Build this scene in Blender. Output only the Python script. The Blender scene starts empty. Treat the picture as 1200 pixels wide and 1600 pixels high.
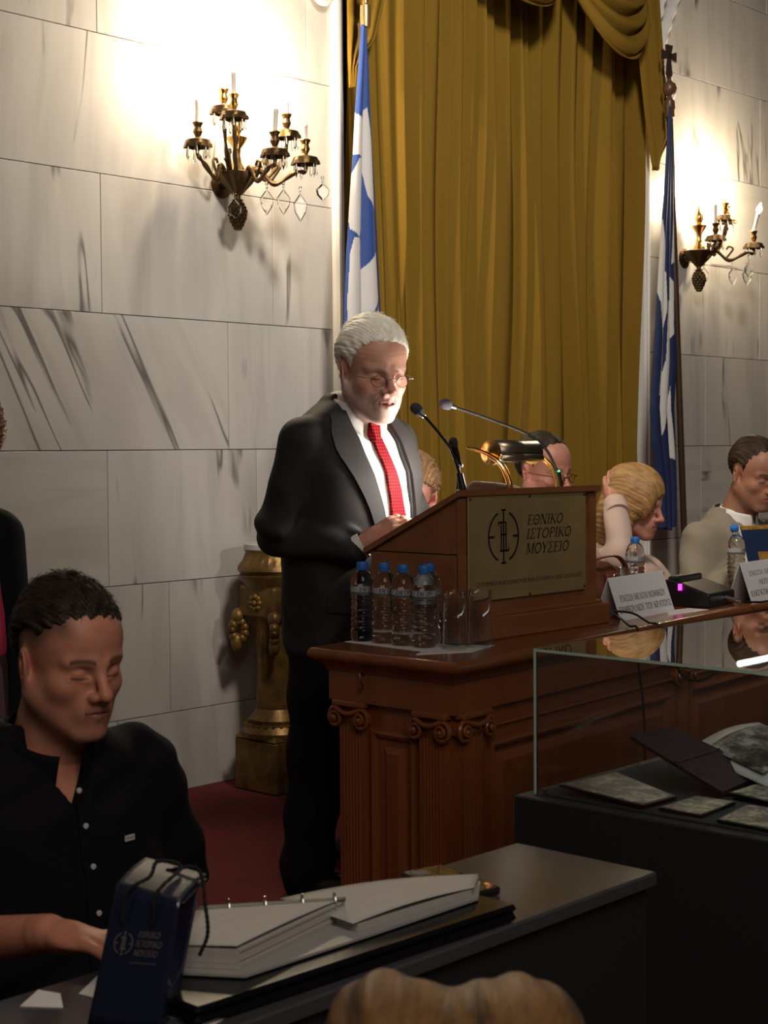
import bpy, math, random
import numpy as np
from math import sin, cos, pi, radians, atan, sqrt, exp
from mathutils import Vector, Matrix
rnd = random.Random(7)
S = bpy.context.scene
COL = S.collection
# ---------------- camera: world X runs along the marble wall, Y into it, Z up ----------------
FPX, CZ = 2450.0, 1.29
TH = atan(2280 / 2450); PITCH = atan(99.5 / FPX); ROLL = 0.0075
d0 = Vector((cos(TH), sin(TH), 0)); r0 = Vector((sin(TH), -cos(TH), 0)); u0 = Vector((0, 0, 1))
cd = d0 * cos(PITCH) - u0 * sin(PITCH); cu = u0 * cos(PITCH) + d0 * sin(PITCH)
cr2 = r0 * cos(ROLL) - cu * sin(ROLL); cu2 = cu * cos(ROLL) + r0 * sin(ROLL)
cam_data = bpy.data.cameras.new('camera'); cam = bpy.data.objects.new('camera', cam_data); COL.objects.link(cam)
cam_data.sensor_fit = 'VERTICAL'; cam_data.sensor_height = 36.0; cam_data.lens = FPX / 1600 * 36.0
cam_data.clip_start = 0.025; cam_data.clip_end = 60
cam.matrix_world = Matrix(((cr2.x, cu2.x, -cd.x, 0), (cr2.y, cu2.y, -cd.y, 0), (cr2.z, cu2.z, -cd.z, CZ), (0, 0, 0, 1)))
cam_data.dof.use_dof = True; cam_data.dof.focus_distance = 4.4; cam_data.dof.aperture_fstop = 13
S.camera = cam
# ---------------- world, lights, exposure ----------------
w = bpy.data.worlds.new('world'); S.world = w; w.use_nodes = True
w.node_tree.nodes['Background'].inputs[0].default_value = (1.0, 0.86, 0.72, 1)
w.node_tree.nodes['Background'].inputs[1].default_value = 0.025
S.view_settings.view_transform = 'Standard'; S.view_settings.look = 'None'
S.view_settings.exposure = 0.0; S.view_settings.gamma = 1.0; S.view_settings.use_curve_mapping = False

def light(name, kind, loc, power, color, size=0.1, target=None, size_y=None, spot=None, blend=0.5):
    l = bpy.data.lights.new(name, kind); l.energy = power; l.color = color
    if kind == 'AREA':
        l.size = size
        if size_y: l.shape = 'RECTANGLE'; l.size_y = size_y
    else:
        l.shadow_soft_size = size
    if kind == 'SPOT': l.spot_size = radians(spot); l.spot_blend = blend
    o = bpy.data.objects.new(name, l); COL.objects.link(o); o.location = loc
    if target is not None:
        o.rotation_euler = (Vector(target) - Vector(loc)).to_track_quat('-Z', 'Y').to_euler()
    return o
# unseen spot cone added to brighten curtain and speaker, leaving the left front dark
light('added_spot_light', 'SPOT', (2.6, 1.1, 4.4), 640, (1.0, 0.90, 0.78), .3, (5.5, 4.4, 2.3), spot=80, blend=1.0)
light('added_hall_light', 'AREA', (0.4, -0.6, 3.3), 42, (1.0, 0.86, 0.73), 2.0, (2.4, 2.0, 0.9))  # unseen area light added behind the camera to soften the foreground
# ---------------- helpers ----------------
def tag(o, label=None, cat=None, group=None, kind=None):
    if label: o['label'] = label
    if cat: o['category'] = cat
    if group: o['group'] = group
    if kind: o['kind'] = kind
    return o
def thing(name, label, cat, loc=(0, 0, 0), rz=0.0, group=None, sc=1.0):
    o = bpy.data.objects.new(name, None); COL.objects.link(o); o.empty_display_size = 0.05
    o.location = loc; o.rotation_euler = (0, 0, rz); o.scale = (sc, sc, sc)
    return tag(o, label, cat, group)
def copy_tree(o, parent=None, col=None):
    c = o.copy(); COL.objects.link(c)
    if parent is not None: c.parent = parent
    for ch in o.children: copy_tree(ch, c)
    return c
def link(name, me, mat=None, parent=None, smooth=True):
    me.update()
    if mat is not None:
        for m in (mat if isinstance(mat, (list, tuple)) else [mat]): me.materials.append(m)
    if smooth and len(me.polygons):
        me.polygons.foreach_set('use_smooth', np.ones(len(me.polygons), dtype=bool))
    o = bpy.data.objects.new(name, me); COL.objects.link(o)
    if parent is not None: o.parent = parent
    return o
def smooth_angle(o, ang=35):
    me = o.data
    try:
        me.set_sharp_from_angle(angle=radians(ang))
    except Exception: pass
    return o
class MB:
    """collects primitives into one mesh"""
    def __init__(s): s.v = []; s.f = []; s.m = []; s.mi = 0
    def add(s, vs, fs):
        o = len(s.v); s.v += [tuple(map(float, p)) for p in vs]
        s.f += [tuple(i + o for i in f) for f in fs]; s.m += [s.mi] * len(fs); return s
    def box(s, a, b, bev=0.0, M=None):
        x0, y0, z0 = a; x1, y1, z1 = b
        if bev > 0:
            b_ = min(bev, (x1 - x0) * .45, (y1 - y0) * .45, (z1 - z0) * .45); vs = []; fs = []
            idx = {}
            for i, x in enumerate((x0, x1)):
                for j, y in enumerate((y0, y1)):
                    for k, z in enumerate((z0, z1)):
                        sx, sy, sz = (1, -1)[i], (1, -1)[j], (1, -1)[k]
                        for ax, p in enumerate([(x, y + sy * b_, z + sz * b_), (x + sx * b_, y, z + sz * b_), (x + sx * b_, y + sy * b_, z)]):
                            idx[(i, j, k, ax)] = len(vs); vs.append(p)
            def q(*k): fs.append(tuple(idx[t] for t in k))
            for i in (0, 1):
                c = [(i, 0, 0, 0), (i, 1, 0, 0), (i, 1, 1, 0), (i, 0, 1, 0)]; q(*(c if i else c[::-1]))
                c = [(0, i, 0, 1), (1, i, 0, 1), (1, i, 1, 1), (0, i, 1, 1)]; q(*(c[::-1] if i else c))
                c = [(0, 0, i, 2), (1, 0, i, 2), (1, 1, i, 2), (0, 1, i, 2)]; q(*(c if i else c[::-1]))
            for j in (0, 1):
                for k in (0, 1):
                    c = [(0, j, k, 1), (1, j, k, 1), (1, j, k, 2), (0, j, k, 2)]; q(*(c if (j == k) else c[::-1]))
                    c = [(j, 0, k, 0), (j, 1, k, 0), (j, 1, k, 2), (j, 0, k, 2)]; q(*(c[::-1] if (j == k) else c))
                    c = [(j, k, 0, 0), (j, k, 1, 0), (j, k, 1, 1), (j, k, 0, 1)]; q(*(c if (j == k) else c[::-1]))
            for i in (0, 1):
                for j in (0, 1):
                    for k in (0, 1):
                        c = [(i, j, k, 0), (i, j, k, 1), (i, j, k, 2)]; q(*(c if (i + j + k) % 2 else c[::-1]))
        else:
            vs = [(x0, y0, z0), (x1, y0, z0), (x1, y1, z0), (x0, y1, z0), (x0, y0, z1), (x1, y0, z1), (x1, y1, z1), (x0, y1, z1)]
            fs = [(3, 2, 1, 0), (4, 5, 6, 7), (0, 1, 5, 4), (1, 2, 6, 5), (2, 3, 7, 6), (3, 0, 4, 7)]
        if M is not None: vs = [M @ Vector(p) for p in vs]
        return s.add(vs, fs)
    def tube(s, path, r, n=10, cap=True, flat=1.0):
        P = [Vector(p) for p in path]; R = r if isinstance(r, (list, tuple)) else [r] * len(P)
        vs = []; fs = []; up = None
        for i, p in enumerate(P):
            t = (P[min(i + 1, len(P) - 1)] - P[max(i - 1, 0)]).normalized()
            if up is None:
                up = Vector((0, 0, 1)) if abs(t.z) < .9 else Vector((1, 0, 0))
            a = t.cross(up)
            if a.length < 1e-6: a = t.orthogonal()
            a.normalize(); b = a.cross(t).normalized(); up = b
            for k in range(n):
                an = 2 * pi * k / n
                vs.append(p + a * cos(an) * R[i] + b * sin(an) * R[i] * flat)
        for i in range(len(P) - 1):
            for k in range(n):
                fs.append((i * n + k, i * n + (k + 1) % n, (i + 1) * n + (k + 1) % n, (i + 1) * n + k))
        if cap:
            fs.append(tuple(range(n))[::-1]); fs.append(tuple((len(P) - 1) * n + k for k in range(n)))
        return s.add(vs, fs)
    def lathe(s, prof, n=24, c=(0, 0, 0), M=None, ripple=None, caps=True):
        vs = []; fs = []
        for i, (r, z) in enumerate(prof):
            for k in range(n):
                a = 2 * pi * k / n; rr = r * (1 + (ripple(a, i) if ripple else 0))
                vs.append(Vector((rr * cos(a), rr * sin(a), z)))
        for i in range(len(prof) - 1):
            for k in range(n):
                fs.append((i * n + k, i * n + (k + 1) % n, (i + 1) * n + (k + 1) % n, (i + 1) * n + k))
        if caps:
            if prof[0][0] > 1e-5: fs.append(tuple(range(n))[::-1])
            if prof[-1][0] > 1e-5: fs.append(tuple((len(prof) - 1) * n + k for k in range(n)))
        if M is not None: vs = [M @ p for p in vs]
        C = Vector(c); return s.add([p + C for p in vs], fs)
    def sphere(s, c, r, n=12, m=8, M=None):
        r = (r, r, r) if not isinstance(r, (tuple, list)) else r
        vs = [(0, 0, -r[2])]; fs = []
        for i in range(1, m):
            ph = -pi / 2 + pi * i / m
            for k in range(n):
                a = 2 * pi * k / n; vs.append((r[0] * cos(ph) * cos(a), r[1] * cos(ph) * sin(a), r[2] * sin(ph)))
        vs.append((0, 0, r[2])); L = len(vs) - 1
        for k in range(n): fs.append((0, 1 + (k + 1) % n, 1 + k)); fs.append((L, 1 + (m - 2) * n + k, 1 + (m - 2) * n + (k + 1) % n))
        for i in range(m - 2):
            for k in range(n): fs.append((1 + i * n + k, 1 + i * n + (k + 1) % n, 1 + (i + 1) * n + (k + 1) % n, 1 + (i + 1) * n + k))
        vs = [Vector(p) for p in vs]
        if M is not None: vs = [M @ p for p in vs]
        C = Vector(c); return s.add([p + C for p in vs], fs)
    def prism(s, poly, z0, z1, M=None):
        """poly in xy, extruded in z (ccw)"""
        n = len(poly); vs = [Vector((x, y, z0)) for x, y in poly] + [Vector((x, y, z1)) for x, y in poly]
        fs = [tuple(range(n))[::-1], tuple(range(n, 2 * n))] + [(i, (i + 1) % n, n + (i + 1) % n, n + i) for i in range(n)]
        if M is not None: vs = [M @ p for p in vs]
        return s.add(vs, fs)
    def grid(s, F, nu, nv, wrap=False):
        vs = [F(i / (nu if wrap else nu - 1), j / (nv - 1)) for j in range(nv) for i in range(nu)]
        fs = []
        for j in range(nv - 1):
            for i in range(nu if wrap else nu - 1):
                fs.append((j * nu + i, j * nu + (i + 1) % nu, (j + 1) * nu + (i + 1) % nu, (j + 1) * nu + i))
        return s.add(vs, fs)
    def sweep(s, prof, path, closed=True):
        """moulding: prof = [(out, z)] closed loop, path = xy points of a closed or open run; mitred"""
        n = len(path); vs = []; fs = []; m = len(prof)
        for i in range(n):
            p = Vector(path[i]).to_2d(); a = Vector(path[i - 1]).to_2d() if (closed or i > 0) else None
            b = Vector(path[(i + 1) % n]).to_2d() if (closed or i < n - 1) else None
            n1 = (lambda t: Vector((t.y, -t.x)))((p - a).normalized()) if a is not None else None
            n2 = (lambda t: Vector((t.y, -t.x)))((b - p).normalized()) if b is not None else None
            if n1 is None: nn = n2
            elif n2 is None: nn = n1
            else:
                nn = (n1 + n2); nn = nn / max(nn.length_squared / 2, .05)
            for o, z in prof: vs.append((p.x + nn.x * o, p.y + nn.y * o, z))
        for i in range(n if closed else n - 1):
            for k in range(m):
                fs.append((i * m + k, ((i + 1) % n) * m + k, ((i + 1) % n) * m + (k + 1) % m, i * m + (k + 1) % m))
        if not closed: fs.append(tuple(range(m))); fs.append(tuple((n - 1) * m + k for k in range(m))[::-1])
        return s.add(vs, fs)
    def build(s, name, mat=None, parent=None, smooth=False, fix=True, sharp=35):
        me = bpy.data.meshes.new(name); me.from_pydata(s.v, [], s.f)
        if fix:
            import bmesh
            bm = bmesh.new(); bm.from_mesh(me); bmesh.ops.recalc_face_normals(bm, faces=bm.faces); bm.to_mesh(me); bm.free()
        if isinstance(mat, (list, tuple)): me.polygons.foreach_set('material_index', s.m)
        o = link(name, me, mat, parent, smooth)
        if smooth and sharp: smooth_angle(o, sharp)
        return o
def bez(pts, n=16):
    """Catmull-Rom through points"""
    P = [np.array(p, float) for p in pts]; P = [2 * P[0] - P[1]] + P + [2 * P[-1] - P[-2]]; out = []
    for i in range(1, len(P) - 2):
        for k in range(n):
            t = k / n
            out.append(.5 * (2 * P[i] + (P[i + 1] - P[i - 1]) * t + (2 * P[i - 1] - 5 * P[i] + 4 * P[i + 1] - P[i + 2]) * t * t + (3 * P[i] - P[i - 1] - 3 * P[i + 1] + P[i + 2]) * t ** 3))
    out.append(P[-2]); return [tuple(p) for p in out]
# ---------------- materials ----------------
def mat(name, color, rough=.5, metal=0.0, noise=None, bump=None, coat=0.0, spec=.5, sheen=0.0, trans=0.0, ior=1.45, emit=None, vcol=None, sub=0.0, coords='Object'):
    """noise=(scale xyz, amount, colour2[, detail]); bump=(scale xyz, strength, distance)"""
    m = bpy.data.materials.new(name); m.use_nodes = True; nt = m.node_tree; N = nt.nodes; L = nt.links
    b = N['Principled BSDF']; b.inputs['Base Color'].default_value = (*color, 1); b.inputs['Roughness'].default_value = rough
    b.inputs['Metallic'].default_value = metal; b.inputs['IOR'].default_value = ior
    b.inputs['Specular IOR Level'].default_value = spec
    if coat: b.inputs['Coat Weight'].default_value = coat; b.inputs['Coat Roughness'].default_value = .12
    if sheen: b.inputs['Sheen Weight'].default_value = sheen; b.inputs['Sheen Roughness'].default_value = .4
    if trans: b.inputs['Transmission Weight'].default_value = trans
    if sub:
        b.inputs['Subsurface Weight'].default_value = sub; b.inputs['Subsurface Radius'].default_value = (.012, .005, .003); b.inputs['Subsurface Scale'].default_value = 1.0
    if emit: b.inputs['Emission Color'].default_value = (*emit[0], 1); b.inputs['Emission Strength'].default_value = emit[1]
    tc = None; src = None
    def mapped(sc):
        nonlocal tc
        if tc is None: tc = N.new('ShaderNodeTexCoord')
        mp = N.new('ShaderNodeMapping'); L.new(tc.outputs[coords], mp.inputs['Vector']); mp.inputs['Scale'].default_value = sc; return mp
    if vcol:
        a = N.new('ShaderNodeAttribute'); a.attribute_name = vcol; src = a.outputs['Color']
    if noise:
        mp = mapped(noise[0]); t = N.new('ShaderNodeTexNoise'); t.inputs['Scale'].default_value = 1; t.inputs['Detail'].default_value = noise[3] if len(noise) > 3 else 4
        t.inputs['Roughness'].default_value = .6
        L.new(mp.outputs[0], t.inputs['Vector'])
        r = N.new('ShaderNodeValToRGB'); r.color_ramp.elements[0].position = .5 - .25 / max(noise[1], .01) * .5; r.color_ramp.elements[1].position = .5 + .25 / max(noise[1], .01) * .5
        L.new(t.outputs['Fac'], r.inputs['Fac'])
        mx = N.new('ShaderNodeMix'); mx.data_type = 'RGBA'; L.new(r.outputs['Color'], mx.inputs['Factor'])
        if src is not None:
            mx.blend_type = 'MULTIPLY'; L.new(src, mx.inputs['A']); mx.inputs['B'].default_value = (*noise[2], 1)
        else:
            mx.inputs['A'].default_value = (*color, 1); mx.inputs['B'].default_value = (*noise[2], 1)
        src = mx.outputs['Result']
    if src is not None: L.new(src, b.inputs['Base Color'])
    if bump:
        mp = mapped(bump[0]); t = N.new('ShaderNodeTexNoise'); t.inputs['Scale'].default_value = 1; t.inputs['Detail'].default_value = 5
        L.new(mp.outputs[0], t.inputs['Vector']); bp = N.new('ShaderNodeBump'); bp.inputs['Strength'].default_value = bump[1]; bp.inputs['Distance'].default_value = bump[2]
        L.new(t.outputs['Fac'], bp.inputs['Height']); L.new(bp.outputs[0], b.inputs['Normal'])
    return m
# ---------------- text ----------------
def text_mesh(txt, size, shear=0.0, align='CENTER', ext=0.0, offset=0.0, spacing=1.0, line=1.0):
    cu = bpy.data.curves.new('t', 'FONT'); cu.body = txt; cu.size = size; cu.shear = shear; cu.align_x = align; cu.align_y = 'CENTER'
    cu.extrude = ext; cu.offset = offset; cu.space_character = spacing; cu.space_line = line; cu.resolution_u = 3
    o = bpy.data.objects.new('t', cu); COL.objects.link(o); dg = bpy.context.evaluated_depsgraph_get(); dg.update()
    me = bpy.data.meshes.new_from_object(o.evaluated_get(dg)); bpy.data.objects.remove(o); bpy.data.curves.remove(cu)
    me.materials.clear(); return me
def text_obj(name, txt, size, M, mat_, parent=None, **k):
    me = text_mesh(txt, size, **k); me.transform(M); return link(name, me, mat_, parent, False)
# ---------------- signed distance modelling (organic shapes as one continuous surface) ----------------
def V3(*a): return np.array(a, dtype=np.float32)
def smin(a, b, k):
    if k <= 0: return np.minimum(a, b)
    h = np.clip(.5 + .5 * (b - a) / k, 0, 1); return b * (1 - h) + a * h - k * h * (1 - h)
def smax(a, b, k): return -smin(-a, -b, k)
def ell(P, c, r, R=None):
    q = P - np.asarray(c, np.float32)
    if R is not None: q = q @ np.asarray(R, np.float32)      # columns of R = local axes
    r = np.asarray(r, np.float32); k0 = np.sqrt(((q / r) ** 2).sum(-1)) + 1e-9; k1 = np.sqrt(((q / (r * r)) ** 2).sum(-1)) + 1e-9
    return k0 * (k0 - 1) / k1
def cap(P, a, b, ra, rb, sy=1.0):
    a = np.asarray(a, np.float32); b = np.asarray(b, np.float32); ab = b - a; q = P - a
    t = np.clip((q @ ab) / max(float(ab @ ab), 1e-9), 0, 1); d = q - t[..., None] * ab
    if sy != 1.0: d = d * np.array([1, sy, 1], np.float32)
    return np.sqrt((d ** 2).sum(-1)) - (ra + (rb - ra) * t)
def chain(P, pts, k=0.0):
    """pts: (x,y,z,r)"""
    d = None
    for p, q in zip(pts[:-1], pts[1:]):
        e = cap(P, p[:3], q[:3], p[3], q[3]); d = e if d is None else smin(d, e, k)
    return d
def rotm(rx=0, ry=0, rz=0):
    return np.array((Matrix.Rotation(radians(rz), 3, 'Z') @ Matrix.Rotation(radians(ry), 3, 'Y') @ Matrix.Rotation(radians(rx), 3, 'X')), np.float32)
def surf(f, lo, hi, h):
    """surface nets over a narrow band; returns verts, quads"""
    lo = np.array(lo, np.float32); n = np.ceil((np.array(hi) - lo) / h).astype(int) + 1
    c = 4; nc = -(-n // c) + 1
    ax = [lo[i] + (np.arange(nc[i]) * c + (c - 1) / 2) * h for i in range(3)]
    G = np.stack(np.meshgrid(*ax, indexing='ij'), -1).astype(np.float32).reshape(-1, 3)
    dc = f(G).reshape(nc).astype(np.float32)
    D = np.repeat(np.repeat(np.repeat(dc, c, 0), c, 1), c, 2)
    m = np.abs(D) < h * c * 1.9
    idx = np.argwhere(m); pts = lo + idx.astype(np.float32) * h; out = np.empty(len(idx), np.float32)
    for s in range(0, len(idx), 400000): out[s:s + 400000] = f(pts[s:s + 400000])
    D[m] = out
    inside = D < 0
    nx, ny, nz = D.shape
    cs = np.zeros((nx - 1, ny - 1, nz - 1), np.int8)
    corners = [(i, j, k) for i in (0, 1) for j in (0, 1) for k in (0, 1)]
    for i, j, k in corners: cs += inside[i:nx - 1 + i, j:ny - 1 + j, k:nz - 1 + k]
    act = (cs > 0) & (cs < 8); cells = np.argwhere(act)
    vid = -np.ones(act.shape, np.int64); vid[act] = np.arange(len(cells))
    vals = np.stack([D[cells[:, 0] + i, cells[:, 1] + j, cells[:, 2] + k] for i, j, k in corners], 1)
    acc = np.zeros((len(cells), 3)); cnt = np.zeros(len(cells))
    ca = np.array(corners, float)
    for a in range(8):
        for b in range(a + 1, 8):
            if abs(ca[a] - ca[b]).sum() == 1:
                va, vb = vals[:, a], vals[:, b]; mm = (va < 0) != (vb < 0)
                t = va[mm] / (va[mm] - vb[mm]); acc[mm] += ca[a] + (ca[b] - ca[a]) * t[:, None]; cnt[mm] += 1
    Vv = lo + (cells + acc / cnt[:, None]) * h
    F = []
    for axis in range(3):
        sl0 = [slice(1, -1)] * 3; sl1 = [slice(1, -1)] * 3
        sl0[axis] = slice(0, -1); sl1[axis] = slice(1, None)
        a = inside[tuple(sl0)]; b = inside[tuple(sl1)]
        e = np.argwhere(a != b); flip = a[tuple(e.T)]
        off = [1, 1, 1]; off[axis] = 0; e = e + np.array(off)
        u, v = [(1, 2), (2, 0), (0, 1)][axis]; du = np.zeros(3, int); du[u] = 1; dv = np.zeros(3, int); dv[v] = 1
        q = np.stack([vid[tuple((e - du - dv).T)], vid[tuple((e - dv).T)], vid[tuple(e.T)], vid[tuple((e - du).T)]], 1)
        q[~flip] = q[~flip][:, ::-1]; F.append(q)
    F = np.concatenate(F); F = F[(F >= 0).all(1)]
    return Vv, F
def np_mesh(name, V, F):
    me = bpy.data.meshes.new(name); me.vertices.add(len(V)); me.vertices.foreach_set('co', np.asarray(V, np.float32).ravel())
    F = np.asarray(F); me.loops.add(F.size); me.loops.foreach_set('vertex_index', F.ravel().astype(np.int32))
    me.polygons.add(len(F)); me.polygons.foreach_set('loop_start', (np.arange(len(F)) * F.shape[1]).astype(np.int32))
    me.update(calc_edges=True); return me
def set_col(me, C, name='Col'):
    a = me.color_attributes.new(name, 'FLOAT_COLOR', 'POINT')
    a.data.foreach_set('color', np.concatenate([C, np.ones((len(C), 1))], 1).astype(np.float32).ravel())
def sdf_obj(name, f, lo, hi, h, mat_, parent=None, colf=None, post=None):
    V, F = surf(f, lo, hi, h); me = np_mesh(name, V, F)
    if colf is not None: set_col(me, colf(V.astype(np.float32)))
    if post is not None:
        V = post(V); me.vertices.foreach_set('co', np.asarray(V, np.float32).ravel())
    return link(name, me, mat_, parent)
def march(f, O, Dr, tmax=.8, n=70):
    """ray-march points O along Dr to the surface of f"""
    O = np.asarray(O, np.float32); Dr = np.asarray(Dr, np.float32); t = np.zeros(len(O), np.float32)
    for _ in range(n): t = np.minimum(t + np.maximum(f(O + Dr * t[:, None]), -.02) * .8, tmax)
    return O + Dr * t[:, None]
def on_surface(name, f, rows, mat_, parent, off=.004, th=.003, y0=.5, dirv=(0, -1, 0), nseg=None, ok=None, seg=26):
    """strip cloth laid on an SDF: rows = list of [(x,z),...] polylines (same count), ray-marched from the front along dirv"""
    R = [np.array(bez([(x, z, 0) for x, z in r], 6))[:, :2] if len(r) > 2 else np.array([np.array(r[0]) * (1 - t) + np.array(r[1]) * t for t in np.linspace(0, 1, nseg or seg)]) for r in rows]
    R = np.array(R); nr, nc = R.shape[:2]
    pts = R.reshape(-1, 2); O = np.stack([pts[:, 0], np.full(len(pts), y0), pts[:, 1]], 1)
    H = march(f, O, np.array(dirv, np.float32)[None]); e = .003
    H[:, 1] = np.where(f(H) > .01, .02, H[:, 1])
    g = np.stack([f(H + np.eye(3, dtype=np.float32)[i] * e) - f(H - np.eye(3, dtype=np.float32)[i] * e) for i in range(3)], 1)
    g /= np.linalg.norm(g, axis=1)[:, None] + 1e-9
    top = H + g * (off + th); bot = H + g * (off - .004)
    V = np.concatenate([top, bot]); n = len(top); Q = []
    for i in range(nr - 1):
        for j in range(nc - 1):
            a, b, c, d = i * nc + j, i * nc + j + 1, (i + 1) * nc + j + 1, (i + 1) * nc + j
            Q.append((a, b, c, d)); Q.append((n + d, n + c, n + b, n + a))
    ring = [(0, j) for j in range(nc)] + [(i, nc - 1) for i in range(1, nr)] + [(nr - 1, j) for j in range(nc - 2, -1, -1)] + [(i, 0) for i in range(nr - 2, 0, -1)]
    ring = [i * nc + j for i, j in ring]
    for a, b in zip(ring, ring[1:] + ring[:1]): Q.append((b, a, n + a, n + b))
    mb = MB(); mb.add(V.tolist(), Q); return mb.build(name, mat_, parent, True, sharp=50)
# ---------------- heads ----------------
def head_sdf(P, p):
    """local frame: x lateral, +y where the face looks, z up; about 0.24 tall; symmetric"""
    x = np.abs(P[:, 0]); Q = P.copy(); Q[:, 0] = x
    fat = p.get('fat', 0.0)
    d = ell(Q, (0, -.014, .036), (.0755, .094, .081))
    d = smin(d, ell(Q, (0, .034, .045), (.062, .052, .058)), .03)           # forehead
    d = smin(d, ell(Q, (0, .030, -.035), (.058 + fat, .056, .078)), .03)    # face block
    d = smin(d, cap(Q, (.052 + fat, -.002, -.052), (.018, .066, -.103), .017 + fat * .6, .014), .035)  # jaw
    d = smin(d, ell(Q, (0, .078, -.102), (.019, .014, .015)), .022)         # chin
    d = smin(d, ell(Q, (.044, .052, -.028), (.018, .02, .017)), .022)       # cheekbone
    d = smin(d, cap(Q, (.012, .083, .016), (.045, .066, .017), .0085, .007), .016)   # brow
    d = smax(d, -ell(Q, (.032, .096, -.002), (.0175, .017, .0125)), .012)   # socket
    d = smin(d, ell(Q, (.0315, .0685, -.003), (.0145, .0145, .013)), .004)  # closed / lowered lid ball
    d = smin(d, cap(Q, (.018, .0812, -.0135), (.044, .07, -.0115), .0032, .003), .008)   # lower lid pouch
    d = smin(d, cap(Q, (0, .086, .008), (0, .108, -.03), .0075, .0095), .012)            # nose ridge
    d = smin(d, ell(Q, (0, .110, -.034), (.0105, .0115, .0095)), .008)      # tip
    d = smin(d, ell(Q, (.0125, .097, -.038), (.0075, .011, .0075)), .006)   # wing
    d = smax(d, -ell(Q, (.006, .105, -.048), (.003, .004, .0035)), .003) # nostril
    d = smin(d, ell(Q, (0, .079, -.064), (.029, .018, .024)), .02)          # muzzle
    op = p.get('open', 0.0)
    d = smin(d, cap(Q, (0, .0955, -.0595), (.022, .083, -.0655), .0042, .0022), .005)    # upper lip
    d = smin(d, cap(Q, (0, .0935, -.0715 - op), (.019, .083, -.0675 - op * .3), .0052, .0025), .006)  # lower lip
    d = smax(d, -cap(Q, (0, .1005, -.0655 - op * .4), (.023, .087, -.067), .0014 + op * .5, .001), .003)     # mouth line
    # ear
    E = rotm(0, 8, -28)
    e = ell(Q, (.0775, -.014, -.009), (.0075, .0185, .031), E)
    e = smax(e, -ell(Q, (.0858, -.010, -.006), (.006, .011, .020), E), .004)
    e = smin(e, ell(Q, (.081, -.016, -.011), (.0028, .006, .012), E), .003)
    e = smin(e, ell(Q, (.072, -.004, -.034), (.006, .008, .009), E), .006)
    d = smin(d, e, .011)
    nk = p.get('neck', (0, -.045, -.21)); nr = p.get('neck_r', .055)
    nq = cap(P, (0, -.022, -.07), nk, nr * .95, nr * 1.12)
    d = smin(d, nq, .03)
    if p.get('wrinkle'):
        d = d +  .0002 * np.sin(P[:, 2] * 520 + 3 * np.sin(P[:, 0] * 40)) * np.exp(-((P[:, 2] - .05) / .018) ** 2) * (P[:, 1] > .04)
        d = smax(d, -cap(Q, (.020, .094, -.046), (.034, .075, -.076), .0008, .0006), .006)    # nasolabial fold
    return d
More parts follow.
